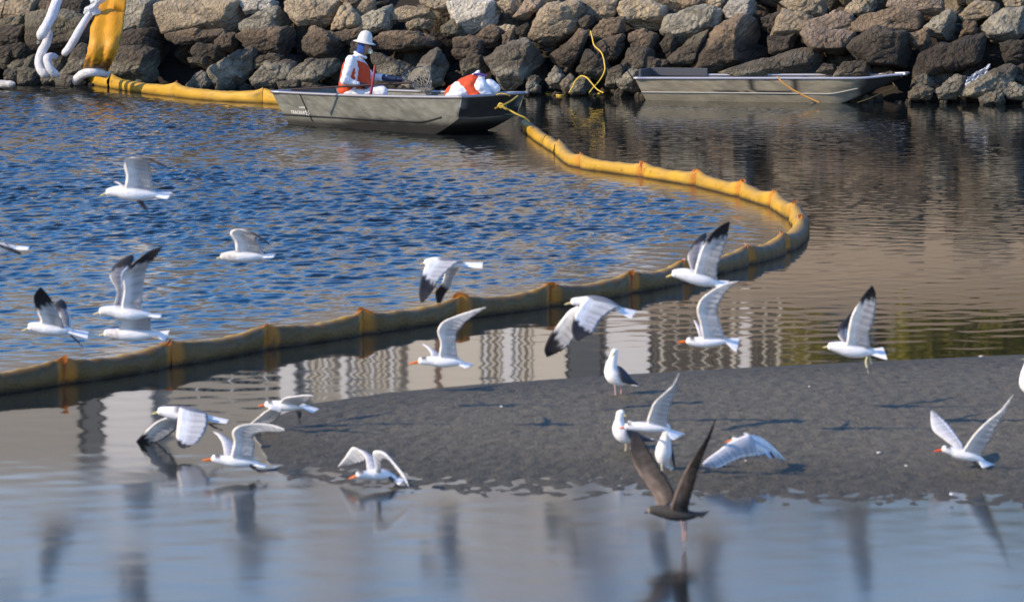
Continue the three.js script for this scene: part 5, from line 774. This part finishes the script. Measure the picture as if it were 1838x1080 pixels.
// standing gulls
const PINK = [0.55, 0.34, 0.30], foldTone = [0.055, 0.07, 0.10];
bird({ o: G_, Z: 24.72, sp: 'gull', group: SG, label: 'dark-backed gull standing alone with neck stretched up near the back edge of the mud bar', bill: [322, 172, 0.1], billCol: [0.6, 0.5, 0.12], axis: [[346, 126, 26], [337, 175, 31], [322, 240, 48], [335, 300, 64], [380, 335, 54], [430, 350, 33], [470, 362, 17]], tail: [[536, 372], [526, 388]], tailZ: [-0.02, 0.03], back: 1.6,
  solo: true, wings: [{ free: true, face: 'o', tip: 2, z: [0.085, 0.03], scallop: 0.0, th: 0.012, st: [[362, 232, 372, 262], [390, 240, 395, 345], [430, 275, 445, 370], [480, 335, 490, 376], [538, 378, 540, 384]] }, { free: true, face: 'o', tip: 2, z: [-0.085, -0.03], scallop: 0.0, th: 0.012, st: [[370, 232, 380, 262], [398, 244, 400, 330], [436, 280, 445, 350], [482, 335, 490, 370], [536, 378, 540, 384]] }],
  legs: [{ p: [[350, 350, 0.03], [350, 390, 0.03], [354, 440, 0.03], [351, 486, 0.03]], c: PINK, stand: true, r: 0.0065 }, { p: [[386, 350, -0.03], [396, 395, -0.03], [394, 440, -0.03], [385, 486, -0.03]], c: PINK, stand: true, r: 0.0065 }] });
bird({ o: G_, Z: 22.2, sp: 'gull', group: SG, label: 'dark-backed gull standing behind the tern with the raised wing, its white head turned aside', bill: [434, 614, 0.03], billCol: [0.6, 0.52, 0.15], axis: [[390, 590, 31], [382, 640, 34], [384, 695, 58], [412, 745, 64], [462, 765, 48], [520, 775, 28], [560, 780, 16]], tail: [[642, 780], [625, 798]], tailZ: [-0.02, 0.03], back: 1.6,
  wings: [{ free: true, face: 'o', tip: 2, z: [0.09, 0.03], scallop: 0, th: 0.012, st: [[430, 690, 436, 740], [470, 700, 470, 790], [520, 730, 530, 798], [580, 765, 590, 800], [650, 790, 650, 796]] }, { free: true, face: 'o', tip: 2, z: [-0.09, -0.03], scallop: 0, th: 0.012, st: [[430, 690, 436, 740], [470, 700, 470, 780], [520, 730, 530, 790], [580, 765, 590, 796], [650, 788, 650, 794]] }],
  legs: [{ p: [[426, 780, 0.02], [432, 830, 0.02], [428, 870, 0.02], [424, 905, 0.02]], c: [0.55, 0.5, 0.34], stand: true, r: 0.0065 }, { p: [[460, 780, -0.04], [466, 830, -0.04], [462, 870, -0.04], [458, 900, -0.04]], c: [0.55, 0.5, 0.34], stand: true, r: 0.0065 }] });
bird({ o: G_, Z: 21.45, sp: 'gull', group: SG, label: 'white-breasted gull standing between the dark wings of the young gull, head hidden', bill: [700, 688, 0.06], billCol: [0.6, 0.52, 0.15], axis: [[735, 690, 26], [735, 740, 30], [722, 800, 46], [712, 870, 62], [712, 925, 54], [730, 965, 26]], tail: [[790, 1000], [770, 1010]], tailZ: [-0.06, -0.03], zs: [0.05, -0.05], back: 1.6,
  wings: [{ free: true, face: 'o', tip: 2, z: [-0.02, -0.1], scallop: 0, th: 0.014, st: [[745, 770, 762, 800], [760, 800, 782, 860], [770, 860, 795, 930], [778, 930, 800, 975], [796, 1000, 800, 1004]] }], solo: true,
  legs: [{ p: [[700, 960, 0.03], [698, 985, 0.03], [704, 1030, 0.03], [704, 1062, 0.03]], c: [0.6, 0.56, 0.42], stand: true, r: 0.0065 }, { p: [[755, 970, -0.03], [768, 1000, -0.03], [772, 1035, -0.03], [774, 1062, -0.03]], c: [0.6, 0.56, 0.42], stand: true, r: 0.0065 }] });
bird({ o: I_, Z: 23.55, sp: 'gull', group: SG, label: 'white gull standing at the view edge on the mud, only its breast showing', bill: [1820, 205, 0.06], axis: [[1885, 200, 32], [1880, 260, 40], [1872, 330, 60], [1884, 410, 78], [1945, 455, 62], [2020, 480, 36]], tail: [[2100, 500], [2090, 520]], back: 1.6,
  wings: [{ free: true, face: 'o', tip: 2, z: [0.1, 0.04], scallop: 0, st: [[1930, 300, 1940, 370], [1980, 330, 1985, 460], [2050, 400, 2060, 500], [2130, 490, 2135, 500]] }],
  legs: [{ p: [[1890, 470, 0.03], [1895, 540, 0.03], [1893, 600, 0.03], [1890, 690, 0.03]], c: PINK, stand: true }, { p: [[1930, 470, -0.03], [1936, 540, -0.03], [1934, 600, -0.03], [1930, 690, -0.03]], c: PINK, stand: true }] });
// small pale scraps on the mud
{
  const r = rng(31), sm1 = std({ color: new THREE.Color().setRGB(0.78, 0.76, 0.70), roughness: 0.5 });
  const spots = [[1578, 813, 0.026, 'white shell on the mud halfway between the spread tern and the red-billed tern'], [1627, 836, 0.018, 'small white shell nearer the water, beside the halfway shell'], [1709, 888, 0.03, 'white shell at the water edge below the red-billed tern'], [1762, 640, 0.026, 'pale shell on the back rim of the mud bar by the green reflection'], [1300, 765, 0.018, 'small white shell on the mud behind the spread tern'], [900, 730, 0.02, 'white shell on the empty mud toward the bar tip'], [1068, 751, 0.014, 'tiny shell on the mud beside the standing pair of gulls'], [1453, 694, 0.014, 'tiny shell on the mud below the gull with dangling legs'], [1339, 827, 0.015, 'tiny white shell on the mud just beneath the spread tern'], [1770, 773, 0.014, 'tiny shell beside the raised wing of the red-billed tern']];
  for (const [x, y, s0, l] of spots) { const s = s0 * 0.7; const g = new THREE.LatheGeometry([[0, 0], [0.7, 0.05], [1, 0.25], [0.75, 0.55], [0.3, 0.7], [0, 0.74]].map(([a, b]) => new THREE.Vector2(a * s, b * s)), 9); g.scale(1.25, 0.8, 0.8); const p = ground(x, y, 0.045); const m = part('shell', g, sm1, scene, true); m.position.copy(p); m.rotation.y = r() * 6; tag(m, l, 'shell', 'pale shells scattered on the mud bar'); }
}
renderer.render(scene, camera);
